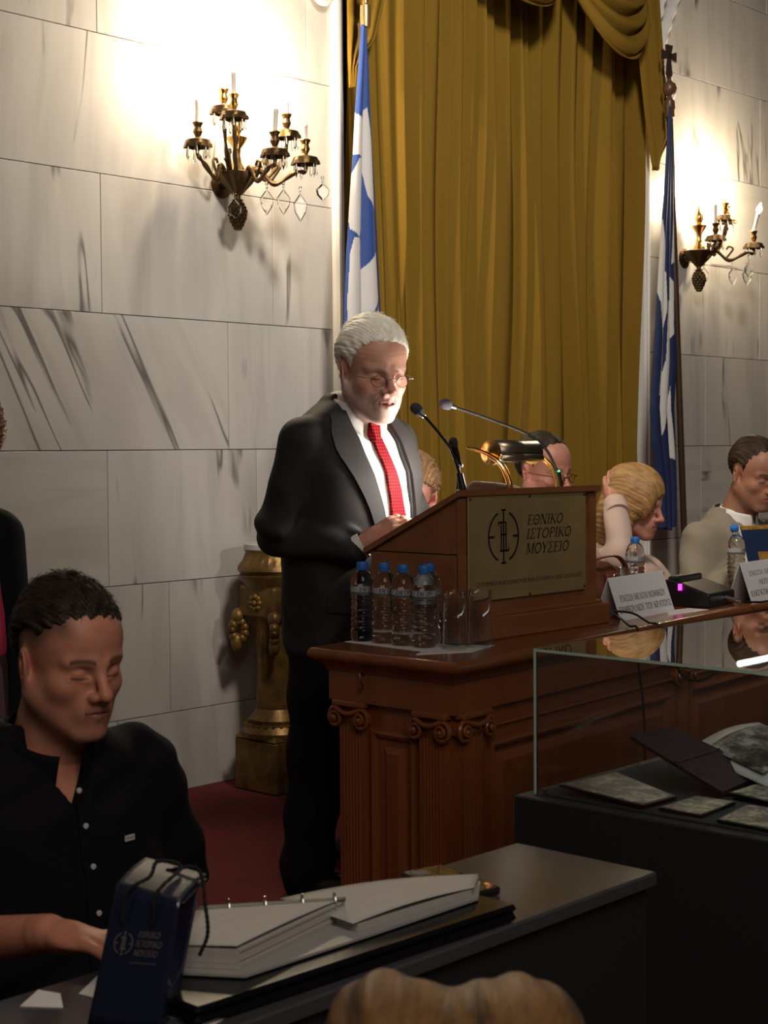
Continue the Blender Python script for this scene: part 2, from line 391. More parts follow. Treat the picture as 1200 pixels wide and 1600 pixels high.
def head_col(p):
    skin = np.array(p['skin'], np.float32); red = np.array(p.get('red', (.62, .22, .17)), np.float32); beard = p.get('beard'); brow = np.array(p.get('brow', (.08, .05, .035)))
    def f(P):
        x = np.abs(P[:, 0]); y = P[:, 1]; z = P[:, 2]; C = np.tile(skin, (len(P), 1)).astype(np.float32)
        def mixc(w, c):
            nonlocal C
            w = np.clip(w, 0, 1)[:, None]; C = C * (1 - w) + np.array(c, np.float32) * w
        g = lambda a, b, c, r: np.exp(-(((x - a) ** 2 + (y - b) ** 2 + (z - c) ** 2) / r ** 2))
        n1 = np.sin(P[:, 0] * 91 + 5 * np.sin(z * 63)) * np.sin(z * 77 + 4 * np.sin(y * 50)); mixc(.12 + .12 * n1, skin * .86)
        mixc(.55 * g(.0, .112, -.034, .02), red); mixc(.4 * g(.04, .065, -.035, .025), red); mixc(.45 * g(.08, -.015, -.01, .03), red)
        if beard is not None:
            w = 1 / (1 + np.exp((z + .045 + .25 * np.maximum(x - .03, 0) * 0 - .55 * np.maximum(.02 - (y - .02), 0) * 0) / .006))
            w = w * (y > -.03) * 1 / (1 + np.exp(-(z + .135) / .006))
            side = 1 / (1 + np.exp(-(x - .058) / .004)) * (np.abs(y - .012) < .014) * (z < .0) * (z > -.06)
            n = .75 + .25 * np.sin(P[:, 0] * 700 + 9 * np.sin(z * 300)) * np.sin(z * 900 + 7 * np.sin(P[:, 0] * 210))
            mixc((np.maximum(w, side) * p.get('beard_w', .6)) * n, beard)
        lip = np.exp(-((z + .0655 + p.get('open', 0) * .4) / (.0085 + p.get('open', 0) * .5)) ** 4) * (x < .024) * (y > .082); mixc(lip * .75, p.get('lip', (.5, .16, .13)))
        mixc(np.exp(-((z + .0655 + p.get('open', 0) * .4) / (.0016 + p.get('open', 0) * .4)) ** 2) * (x < .0235) * (y > .078) * .9, (.10, .03, .03))
        zb = .021 - .004 * np.clip((x - .03) / .02, -1, 1) ** 2
        mixc(np.exp(-((z - zb) / .0045) ** 2) * (x > .012) * (x < .05) * (y > .055) * p.get('brow_w', .8), brow)
        zl = -.0095 + 5.5 * (x - .0315) ** 2
        mixc(np.exp(-((z - zl) / .0017) ** 2) * (np.abs(x - .0315) < .0145) * (y > .058) * .92, p.get('lash', (.04, .025, .02)))
        mixc(np.exp(-((z - (.0085 - 14 * (x - .031) ** 2)) / .0014) ** 2) * (np.abs(x - .0315) < .014) * (y > .06) * .4, skin * .45)
        if p.get('scalp') is not None:      # short hair shown on the skin at temples and nape
            hl = p.get('hl', .062); hz = hl - np.clip((.045 - y) / .075, 0, 1) * (hl + .012)
            mask = 1 / (1 + np.exp(-(z - hz) / .006)); mask = np.maximum(mask, (y < -.035) * 1 / (1 + np.exp(-(z + .075) / .01)))
            mask = mask * (1 - np.exp(-(((x - .079) / .013) ** 2 + ((y + .012) / .02) ** 2 + ((z + .01) / .035) ** 2)))
            mask = mask * np.clip(np.maximum((x - .035) / .02, (.0 - y) / .02), 0, 1); mixc(mask * .85, p['scalp'])
        return C
    return f
def make_head(parent, p, M, h=.0022, neck_lo=-.22, name='body'):
    """M: 4x4 placing the head in the person's frame"""
    Mn = np.array(M, np.float32); s = p.get('scale', 1.0)
    def post(V): return (V * s) @ Mn[:3, :3].T + Mn[:3, 3]
    return sdf_obj(name, lambda P: head_sdf(P, p), (-.1, -.125, neck_lo), (.1, .13, .13), h, p['mat'], parent, head_col(p), post)
def hair_obj(parent, p, M, f, lo, hi, h, mat_, name='hair', colf=None):
    Mn = np.array(M, np.float32); s = p.get('scale', 1.0)
    return sdf_obj(name, f, lo, hi, h, mat_, parent, colf, lambda V: (V * s) @ Mn[:3, :3].T + Mn[:3, 3])
def mlist(loc, rx=0, ry=0, rz=0):
    return Matrix.Translation(loc) @ Matrix.Rotation(radians(rz), 4, 'Z') @ Matrix.Rotation(radians(ry), 4, 'Y') @ Matrix.Rotation(radians(rx), 4, 'X')
def hand_sdf(P, wrist, palm_dir, palm_n, side, curl, s=1.0, spread=.12, fr=.0085):
    """open-ish hand: palm_dir = towards the fingers, palm_n = out of the back of the hand, side = +1 thumb along palm_dir x palm_n"""
    d_ = Vector(palm_dir).normalized(); n_ = Vector(palm_n); n_ = (n_ - d_ * n_.dot(d_)).normalized(); l_ = d_.cross(n_) * side
    W = Vector(wrist); mm = lambda a, b, c: W + (d_ * a + l_ * b + n_ * c) * s
    R = np.array([l_, d_, n_], np.float32).T
    d = ell(P, mm(.045, 0, 0), (.040 * s, .050 * s, .0155 * s), R)
    d = smin(d, cap(P, mm(-.03, 0, 0), mm(.02, 0, 0), .026 * s, .024 * s), .02)
    for i, (b, L, kn) in enumerate([(.028, .072, .088), (.010, .080, .092), (-.009, .074, .089), (-.027, .058, .082)]):
        p = mm(kn * .85, b, .002); an = 0.0; dirx = (d_ + l_ * spread * (b / .03)).normalized(); pts = [(*p, fr * 1.1 * s)]
        c_ = curl[i] if isinstance(curl, (list, tuple)) else curl
        for seg, fac in ((.48, .55), (.30, 1.0), (.22, .8)):
            an += c_ * fac; v = dirx * cos(an) - n_ * sin(an); p = p + v * L * seg * s; pts.append((*p, fr * s * (1.0, .95, .82)[len(pts) - 1]))
        d = smin(d, chain(P, pts, .002), .006 * s)
    t0 = mm(.018, .026, -.004); t1 = mm(.048, .048, -.014); t2 = mm(.075, .056, -.022)
    d = smin(d, chain(P, [(*t0, .013 * s), (*t1, .0105 * s), (*t2, .0085 * s)], .004), .012 * s)
    return d
skin_mat = mat('skin', (.7, .45, .36), .48, vcol='Col', bump=((260, 260, 260), .25, .0008), sub=.12, noise=((35, 35, 35), .6, (.9, .82, .8)))
# ================= the setting =================
YW = 4.596
def marble_mat():
    m = bpy.data.materials.new('marble'); m.use_nodes = True; nt = m.node_tree; N = nt.nodes; L = nt.links; b = N['Principled BSDF']
    b.inputs['Roughness'].default_value = .32
    tc = N.new('ShaderNodeTexCoord'); oi = N.new('ShaderNodeObjectInfo')
    # every slab gets its own offset and its own direction of veining
    add = N.new('ShaderNodeVectorMath'); add.operation = 'ADD'; mul = N.new('ShaderNodeVectorMath'); mul.operation = 'SCALE'; mul.inputs[0].default_value = (17, 5, 31)
    L.new(oi.outputs['Random'], mul.inputs['Scale']); L.new(tc.outputs['Object'], add.inputs[0]); L.new(mul.outputs[0], add.inputs[1])
    ang = N.new('ShaderNodeMapRange'); L.new(oi.outputs['Color'], ang.inputs['Value']); ang.inputs['To Min'].default_value = 0; ang.inputs['To Max'].default_value = 3.14159
    rot = N.new('ShaderNodeVectorRotate'); rot.rotation_type = 'Y_AXIS'; L.new(add.outputs[0], rot.inputs['Vector']); L.new(ang.outputs[0], rot.inputs['Angle'])
    def nz(scale, detail, dist=0.0, rough=.55):
        mp = N.new('ShaderNodeMapping'); mp.inputs['Scale'].default_value = scale; L.new(rot.outputs[0], mp.inputs['Vector'])
        t = N.new('ShaderNodeTexNoise'); t.inputs['Scale'].default_value = 1; t.inputs['Detail'].default_value = detail; t.inputs['Distortion'].default_value = dist; t.inputs['Roughness'].default_value = rough
        L.new(mp.outputs[0], t.inputs['Vector']); return t.outputs['Fac']
    def ramp(src, stops):
        r = N.new('ShaderNodeValToRGB'); L.new(src, r.inputs['Fac']); e = r.color_ramp.elements
        while len(e) < len(stops): e.new(.5)
        for i, (p, c) in enumerate(stops): e[i].position = p; e[i].color = (*c, 1) if len(c) == 3 else c
        return r.outputs['Color']
    soft = ramp(nz((9, 9, 1.1), 5, .6), [(.3, (.49, .47, .44)), (.5, (.57, .55, .515)), (.72, (.61, .59, .555))])
    cloud = ramp(nz((2.2, 2.2, 1.4), 3), [(.3, (.90, .89, .88)), (.65, (1, 1, 1))])
    mx = N.new('ShaderNodeMix'); mx.data_type = 'RGBA'; mx.blend_type = 'MULTIPLY'; mx.inputs['Factor'].default_value = 1; L.new(soft, mx.inputs['A']); L.new(cloud, mx.inputs['B'])
    # thin dark veins: the zero line of one stretched noise, kept only where a second noise is high
    a = nz((5.5, 5.5, .55), 3, .25)
    sub = N.new('ShaderNodeMath'); sub.operation = 'SUBTRACT'; L.new(a, sub.inputs[0]); sub.inputs[1].default_value = .5
    ab = N.new('ShaderNodeMath'); ab.operation = 'ABSOLUTE'; L.new(sub.outputs[0], ab.inputs[0])
    line = ramp(ab.outputs[0], [(.0, (1, 1, 1)), (.010, (.7, .7, .7)), (.026, (0, 0, 0))])
    gate = ramp(nz((4.5, 4.5, 1.6), 2), [(.57, (0, 0, 0)), (.63, (1, 1, 1))])
    vm = N.new('ShaderNodeMath'); vm.operation = 'MULTIPLY'; L.new(line, vm.inputs[0]); L.new(gate, vm.inputs[1])
    vs = N.new('ShaderNodeMath'); vs.operation = 'MULTIPLY'; L.new(vm.outputs[0], vs.inputs[0]); vs.inputs[1].default_value = .95
    m2 = N.new('ShaderNodeMix'); m2.data_type = 'RGBA'; L.new(vs.outputs[0], m2.inputs['Factor']); L.new(mx.outputs['Result'], m2.inputs['A']); m2.inputs['B'].default_value = (.13, .12, .11, 1)
    L.new(m2.outputs['Result'], b.inputs['Base Color']); return m
MARBLE = marble_mat()
GROUT = mat('joint', (.16, .14, .12), .9)
WHITE = mat('white_plaster', (.80, .79, .77), .45)
def wall(name, x0, x1, courses):
    mb = MB(); mb.box((x0, YW + .03, -.1), (x1, YW + .25, 4.1)); wl = mb.build(name, GROUT); tag(wl, kind='structure')
    for z0, z1, joints, tilt in courses:
        xs = [x0] + [j for j in joints if x0 + .05 < j < x1 - .05] + [x1]
        for i, (a, b_) in enumerate(zip(xs[:-1], xs[1:])):
            mb = MB(); g = .0014
            mb.box((-(b_ - a) / 2 + g, -.0165, -(z1 - z0) / 2 + g), ((b_ - a) / 2 - g, .0165, (z1 - z0) / 2 - g), .0012)
            o = mb.build('marble_slab', MARBLE, wl); o.location = ((a + b_) / 2, YW + .0165, (z0 + z1) / 2)
            tt = tilt[i % len(tilt)] if isinstance(tilt, (list, tuple)) else tilt
            o.color = (tt, tt, tt, 1)
    return wl
P_ = .4945; zc = [-.02, .301, .7955, 1.29, 1.783, 2.282, 2.78, 3.275, 3.77, 4.1]
wall('wall_back', -.4, 4.635, [
    (zc[0], zc[1], [.4, 1.2, 2.0, 2.8, 3.5, 4.1], .02), (zc[1], zc[2], [.3, 1.0, 1.8, 2.5, 3.1, 3.751, 4.4], (.03, .0, .98)),
    (zc[2], zc[3], [.5, 1.3, 2.1, 2.75, 3.473, 4.2], (.02, .0, .0, .0, .5, .02)), (zc[3], zc[4], [.1, 1.0, 1.9, 2.92, 4.058], (.0, .15, .0, .15, .15, .0)),
    (zc[4], zc[5], [.4, 1.3, 2.0, 2.6, 3.459, 4.3], .01), (zc[5], zc[6], [.1, .9, 1.7, 2.35, 3.03, 4.62], (.02, .97)),
    (zc[6], zc[7], [.5, 1.3, 2.0, 2.8, 3.454, 4.113, 4.497], (.0, .02)), (zc[7], zc[8], [.5, 1.5, 2.5, 3.6], .0), (zc[8], zc[9], [1.0, 2.5], .0)])
wall('wall_right', 6.955, 10.6, [
    (zc[0], zc[1], [7.6, 8.4, 9.2], .02), (zc[1], zc[2], [7.9, 8.8, 9.6], .0), (zc[2], zc[3], [7.5, 8.25, 9.1], (.5, .49)),
    (zc[3], zc[4], [7.543, 8.4, 9.2], .02), (zc[4], zc[5], [8.132, 9.0], .0), (zc[5], zc[6], [7.6, 8.4, 9.3], (.5, .52)),
    (zc[6], zc[7], [8.132, 9.0], .03), (zc[7], zc[8], [7.547, 8.9], .02), (zc[8], zc[9], [8.2], .0)])
# floor: red carpet
CARPET = mat('red_carpet', (.15, .0045, .004), .95, noise=((2.2, 2.2, 2.2), .5, (.10, .003, .003)), bump=((420, 420, 420), .6, .004), sheen=.05)
mb = MB(); mb.box((-1.5, -1.5, -.08), (10.6, 4.9, 0)); tag(mb.build('floor', CARPET), kind='structure')
# the curtained opening: plaster frame and the dark door behind the curtain
FR = [(-.0, 0), (.0, .012), (.012, .02), (.02, .032), (.045, .036), (.052, .028), (.07, .024), (.07, 0)]
mb = MB()
for k in range(2):
    pass
def jamb(name, xa, sgn):
    mb = MB(); pr = [(xa + sgn * a, YW - b_) for a, b_ in [(0, -.03), (0, .022), (.010, .034), (.022, .034), (.028, .024), (.044, .024), (.05, .012), (.062, .012), (.062, -.25), (.03, -.25)]]
    if sgn < 0: pr = [(xa - (xa - a) * .55, b_) for a, b_ in pr]
    if sgn < 0: pr = pr[::-1]
    mb.prism(pr, 0, 4.1); return tag(mb.build(name, WHITE), kind='structure')
jamb('trim_1', 4.636, 1); jamb('trim_2', 6.954, -1)
mb = MB(); mb.box((4.66, 4.83, 0), (6.95, 4.85, 4.1)); tag(mb.build('door_1', mat('dark_wood_door', (.05, .03, .02), .5, noise=((3, 3, .6), .5, (.03, .018, .012)))), kind='structure')
# rococo plaster scrollwork at the top corners of the frame
def scroll(name, spirals, leaf, label):
    mb = MB()
    for cx, cz, r, s, tw in spirals:
        path = []; rr = []
        for i in range(46):
            t = i / 45; a = tw + s * t * 2 * pi * 1.6; q = r * (1 - .82 * t); path.append((cx + q * cos(a), YW - .03 - .02 * t, cz + q * sin(a))); rr.append(.017 * (1 - .35 * t))
        mb.tube(path, rr, 8)
        mb.sphere((cx, YW - .05, cz), .016)
    for pts, r in leaf:
        b = bez([(p[0], YW - .03, p[1]) for p in pts], 10); n = len(b)
        mb.tube(b, [r * (.6 + .5 * sin(pi * i / (n - 1))) * (1 + .16 * sin(i * 1.7)) for i in range(n)], 8, flat=.7)
    o = mb.build(name, WHITE, None, True); return tag(o, kind='structure')
scroll('trim_3', [(4.565, 3.145, .062, 1, 1.2), (4.60, 3.26, .03, -1, 0)], [([(4.6, 3.2), (4.63, 3.35), (4.60, 3.6)], .028), ([(4.56, 3.24), (4.53, 3.4), (4.56, 3.6)], .02)], '')
scroll('trim_4', [(7.115, 3.15, .055, -1, 1.8)], [([(7.13, 3.21), (7.02, 3.3), (7.10, 3.5), (7.26, 3.75)], .036), ([(7.06, 3.2), (6.985, 3.35), (7.04, 3.56), (7.17, 3.8)], .026), ([(6.99, 3.3), (6.975, 3.5), (7.06, 3.8)], .016), ([(7.07, 3.06), (7.02, 3.14), (7.04, 3.24)], .02)], '')
# ================= curtain =================
VELVET = mat('gold_velvet', (.235, .145, .024), .95, spec=.03, noise=((6, 6, 1.2), .25, (.205, .12, .018)), bump=((300, 300, 120), .12, .002))
fold_x = [0.0]
while fold_x[-1] < 2.45: fold_x.append(fold_x[-1] + rnd.uniform(.055, .150))
fold_a = [rnd.uniform(.45, 1.0) for _ in fold_x]; fold_d = [rnd.uniform(-.05, .05) for _ in fold_x]
fold_x = np.array(fold_x); fold_a = np.array(fold_a)
def curtain_panel(name, x0, x1, nx, label_y, z0=.02, z1=3.75, shift=0.0, amp=.09, slope=0.0):
    mb = MB(); nz_ = 46
    def F(u, v):
        z = z0 + (z1 - z0) * v; zz = z / 3.7
        x = x0 + (x1 - x0) * u
        s = (x - 4.7) + shift + .035 * sin(2.1 * x + 1.3) * (1 - zz) + .02 * sin(5.3 * x + 2.2 * z)
        s2 = s + .05 * (1 - zz) * sin(x * 3.7)
        i = int(np.clip(np.searchsorted(fold_x, s2) - 1, 0, len(fold_x) - 2)); t = (s2 - fold_x[i]) / (fold_x[i + 1] - fold_x[i]); t = min(max(t, 0), 1)
        a = fold_a[i] * (.75 + .25 * sin(z * 1.3 + i * 2.1)); y = -amp * a * (sin(pi * t ** .8) ** 1.1) + .012 * sin(9 * x + z)
        gather = .006 * sin(x * 120) * max(0, zz - .9) * 10
        return (x + .012 * a * sin(2 * pi * t), label_y + y + gather, z)
    mb.grid(F, nx, nz_); o = mb.build(name, VELVET, None, True, sharp=0, fix=False)
    md = o.modifiers.new('s', 'SOLIDIFY'); md.thickness = .004; return o
c1 = curtain_panel('curtain', 5.03, 6.925, 600, 4.655, amp=.105); tag(c1, 'long gold velvet curtain hung in many vertical folds in the tall opening', 'curtain')
c2 = curtain_panel('curtain.001', 4.715, 5.05, 120, 4.59, shift=.37, amp=.05); tag(c2, 'narrow gold velvet curtain panel behind the striped flag near the left frame', 'curtain')
def swag(name, x0, x1, ztop, sagl, sagr, sag, y0, label, nf=5):
    mb = MB()
    def F(u, v):
        x = x0 + (x1 - x0) * u; e = 4 * u * (1 - u)
        base = ztop + sagl * (1 - u) + sagr * u
        z = base - v * (sag * e ** .8 + .10) * (1 - .12 * cos(2 * pi * nf * v) * 0)
        y = y0 - .10 * v * e ** .5 - .05 * abs(sin(pi * nf * v + .5 * sin(3 * u))) * (.35 + e) - .04 * e
        return (x + .02 * sin(2 * pi * nf * v) * (1 - e), y, z)
    mb.grid(F, 44, 64); o = mb.build(name, VELVET, None, True, sharp=0, fix=False); md = o.modifiers.new('s', 'SOLIDIFY'); md.thickness = .005
    return tag(o, label, 'curtain')
swag('swag_valance', 6.10, 6.80, 3.62, .08, .06, .42, 4.53, 'gathered gold velvet swag hanging at the upper right of the curtain')
swag('swag_valance.001', 5.35, 6.07, 3.62, 0, 0, .24, 4.53, 'gold velvet swag whose lower edge just shows at the top middle')
def tail(name, prof, y0, label, folds=3, amp=.03):
    """prof rows: (z, xl, xr) top to bottom"""
    Z = [p[0] for p in prof][::-1]; XL = [p[1] for p in prof][::-1]; XR = [p[2] for p in prof][::-1]; mb = MB()
    def F(u, v):
        z = Z[0] + (Z[-1] - Z[0]) * v; l = np.interp(z, Z, XL); r = np.interp(z, Z, XR)
        return (l + (r - l) * u, y0 - amp * abs(sin(pi * folds * u + .4)) - .02 * u * (1 - v), z)
    mb.grid(F, 40, 40); o = mb.build(name, VELVET, None, True, sharp=0, fix=False); md = o.modifiers.new('s', 'SOLIDIFY'); md.thickness = .005
    return tag(o, label, 'curtain')
tail('valance_tail', [(3.8, 6.60, 6.90), (3.54, 6.66, 6.92), (3.26, 6.73, 6.95), (3.10, 6.76, 6.965), (2.95, 6.79, 6.99), (2.87, 6.81, 6.985), (2.78, 6.83, 6.91), (2.70, 6.86, 6.872)], 4.50, 'pointed gold velvet tail of the valance hanging beside the right frame', 2)
tail('valance_tail.001', [(3.8, 4.63, 4.95), (3.15, 4.63, 4.84), (2.98, 4.63, 4.78), (2.90, 4.63, 4.70), (2.84, 4.632, 4.66), (2.76, 4.636, 4.648)], 4.50, 'bright yellow velvet valance tail above the left flag', 3, .02)
# ================= flags =================
BLUE = mat('flag_blue', (.03, .075, .30), .65, bump=((400, 400, 400), .1, .001)); SHADE_BLUE = mat('flag_shade_blue', (.012, .02, .085), .65); CLOTHW = mat('flag_white', (.66, .65, .64), .7)  # darkest blue: shade put into the cloth colour along the flag's right edge
WOODB = mat('pole_brown', (.07, .04, .025), .35, noise=((30, 30, 3), .5, (.04, .02, .012))); BRONZE = mat('finial_bronze', (.30, .16, .06), .35, metal=.7)
def inside(poly, u, v):
    c = False; n = len(poly)
    for i in range(n):
        (x1, y1), (x2, y2) = poly[i], poly[(i + 1) % n]
        if (y1 > v) != (y2 > v) and u < (x2 - x1) * (v - y1) / (y2 - y1) + x1: c = not c
    return c
def flag(parent, rows, Y, polys, folds, depth, mats, edge):
    Z = np.array([r[0] for r in rows]); A = np.array([r[1] for r in rows]); B = np.array([r[2] for r in rows]); nu, nv = 130, 300
    V = []
    for j in range(nv + 1):
        v = j / nv; z = Z[0] + (Z[-1] - Z[0]) * v; l = np.interp(-z, -Z, A); r = np.interp(-z, -Z, B)
        for i in range(nu + 1):
            u = i / nu; k = depth * min(1, .25 + v * 1.4)
            y = Y - k * (abs(sin(pi * folds * u + .25 * sin(4 * v) + .1)) - .4) + (u - .5) * (r - l) * .25
            V.append((l + (r - l) * u, y, z + .01 * sin(u * 9) * v))
    F = []; mi = []
    for j in range(nv):
        for i in range(nu):
            a = j * (nu + 1) + i; F.append((a, a + 1, a + nu + 2, a + nu + 1)); u = (i + .5) / nu; v = (j + .5) / nv
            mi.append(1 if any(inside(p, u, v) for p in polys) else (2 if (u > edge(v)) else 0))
    me = bpy.data.meshes.new('cloth'); me.from_pydata(V, [], F); o = link('flag_cloth', me, mats, parent); me.polygons.foreach_set('material_index', mi)
    md = o.modifiers.new('s', 'SOLIDIFY'); md.thickness = .003; return o
def pole(parent, a, b, r=.014):
    mb = MB(); mb.tube([a, b], r, 12); mb.build('pole', WOODB, parent, True)
def stand(parent, x, y):
    mb = MB(); mb.lathe([(.15, 0), (.15, .02), (.12, .035), (.05, .05), (.03, .10), (.024, .14)], 24, (x, y, 0)); mb.build('base', BRONZE, parent, True)
fl = thing('flagpole', 'blue and white striped flag draped on a pole left of the gold curtain', 'flag')
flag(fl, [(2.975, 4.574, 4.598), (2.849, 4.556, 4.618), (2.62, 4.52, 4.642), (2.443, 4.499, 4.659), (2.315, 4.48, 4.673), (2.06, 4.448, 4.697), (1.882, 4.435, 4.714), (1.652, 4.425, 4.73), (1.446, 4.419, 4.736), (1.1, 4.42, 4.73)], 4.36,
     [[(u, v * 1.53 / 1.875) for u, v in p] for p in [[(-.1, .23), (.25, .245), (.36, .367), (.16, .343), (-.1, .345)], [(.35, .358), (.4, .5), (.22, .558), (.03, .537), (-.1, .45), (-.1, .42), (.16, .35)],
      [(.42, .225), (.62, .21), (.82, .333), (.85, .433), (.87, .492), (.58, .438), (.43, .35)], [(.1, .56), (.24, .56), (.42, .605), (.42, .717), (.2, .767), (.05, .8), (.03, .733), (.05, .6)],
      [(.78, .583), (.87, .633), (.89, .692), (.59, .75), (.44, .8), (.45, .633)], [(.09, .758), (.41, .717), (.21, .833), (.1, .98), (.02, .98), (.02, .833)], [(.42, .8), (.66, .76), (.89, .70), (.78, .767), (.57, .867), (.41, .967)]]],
     2, .045, [BLUE, CLOTHW, SHADE_BLUE], lambda v: .885 - .05 * v)
pole(fl, (4.60, 4.385, 2.99), (4.66, 4.36, .12)); stand(fl, 4.66, 4.36)
mb = MB(); mb.lathe([(.016, -.03), (.02, -.028), (.022, .02), (.021, .055), (.012, .065), (.010, .085), (.03, .10), (.036, .125), (.028, .15), (.012, .165), (.008, .2)], 20, (4.598, 4.36, 3.0)); mb.build('finial', mat('pale_brass', (.55, .38, .18), .3, metal=.8), fl, True)
fr_ = thing('flagpole.001', 'dark blue and white flag on a brown pole topped by a cross', 'flag')
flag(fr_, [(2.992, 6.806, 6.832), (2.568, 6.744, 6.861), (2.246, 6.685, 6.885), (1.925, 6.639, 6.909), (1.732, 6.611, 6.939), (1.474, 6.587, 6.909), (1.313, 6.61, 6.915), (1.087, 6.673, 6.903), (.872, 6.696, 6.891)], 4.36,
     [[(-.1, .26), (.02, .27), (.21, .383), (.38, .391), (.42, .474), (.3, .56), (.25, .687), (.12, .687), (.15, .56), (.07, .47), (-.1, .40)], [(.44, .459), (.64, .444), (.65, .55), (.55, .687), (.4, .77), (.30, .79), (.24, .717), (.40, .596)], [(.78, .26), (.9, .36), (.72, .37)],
      [(.68, .398), (.78, .413), (.76, .535), (.66, .55)], [(.60, .78), (.72, .66), (.79, .778), (.82, .84), (.7, .83)]], 3, .04, [mat('flag_deep_blue', (.013, .024, .09), .65), CLOTHW, SHADE_BLUE], lambda v: .86)
pole(fr_, (6.834, 4.375, 3.03), (7.03, 4.38, .1), .0165); stand(fr_, 7.03, 4.38)
mb = MB(); mb.lathe([(.018, -.05), (.026, -.045), (.024, -.01), (.028, .0), (.026, .035), (.014, .05), (.012, .06), (.03, .075), (.037, .1), (.03, .122), (.012, .135), (.008, .16)], 20, (6.83, 4.37, 2.99)); mb.build('finial', mat('brown_finial', (.12, .06, .03), .35), fr_, True)
mb = MB(); s_ = .055
cx, cz_ = 6.822, 3.245; up = []
arm = lambda a0: [(0 + .010 * cos(a0 + pi / 2), .010 * sin(a0 + pi / 2)), (s_ * cos(a0) + .026 * cos(a0 + pi / 2), s_ * sin(a0) + .026 * sin(a0 + pi / 2)), (s_ * cos(a0) - .026 * cos(a0 + pi / 2), s_ * sin(a0) - .026 * sin(a0 + pi / 2)), (-.010 * cos(a0 + pi / 2), -.010 * sin(a0 + pi / 2))]
Mx = Matrix.Translation((6.825, 4.37, 3.25)) @ Matrix.Rotation(radians(-5), 4, 'Z') @ Matrix.Rotation(pi / 2, 4, 'X')
for a0 in (0, pi / 2, pi): mb.prism(arm(a0)[::-1], -.006, .006, Mx)
mb.prism([(-.008, 0), (-.022, -.09), (0, -.12), (.022, -.09), (.008, 0)], -.006, .006, Mx)
mb.build('cross', mat('dark_iron', (.05, .03, .025), .4), fr_)
# ================= sconces =================
BRASS = mat('old_brass', (.17, .11, .045), .42, metal=.9, noise=((40, 40, 40), .6, (.10, .06, .03)))
GOLD = mat('bright_brass', (.75, .48, .16), .22, metal=1.0)
CANDLE = mat('candle_sleeve', (.72, .68, .60), .5); CRYSTAL = mat('crystal', (1, 1, 1), .02, trans=1.0, ior=1.6)
BULB = mat('lit_bulb', (1, .9, .7), .3, emit=((1.0, .82, .55), 40))
def drop(mb, x, y, z, L, r=.006):
    mb.sphere((x, y, z), r * .7, 6, 4); mb.lathe([(0, -L), (r * .9, -L * .72), (r * .55, -L * .3), (.001, -.004)], 6, (x, y, z))
def pendant(x, y, z, L, parent, wd=.026):
    mb = MB(); mb.sphere((x, y, z - .006), .007, 6, 4); mb.sphere((x, y, z - .02), .005, 6, 4)
    pts = [(0, 0), (wd, .35), (wd * .85, .65), (0, 1)]
    ring = [(a, b) for a, b in pts] + [(-a, b) for a, b in pts[2:0:-1]]
    vs = []; fs = []; n = len(ring)
    for yy, k in ((-.004, .8), (0, 1), (.004, .8)):
        for a, b in ring: vs.append((x + a * k * .7, y - a * k * .7 + yy, z - .025 - (.5 + (b - .5) * k) * L))
    for q in range(2):
        for i in range(n): fs.append((q * n + i, q * n + (i + 1) % n, (q + 1) * n + (i + 1) % n, (q + 1) * n + i))
    fs += [tuple(range(n))[::-1], tuple(range(2 * n, 3 * n))]; mb.add(vs, fs); mb.build('crystal_pendant', CRYSTAL, parent)
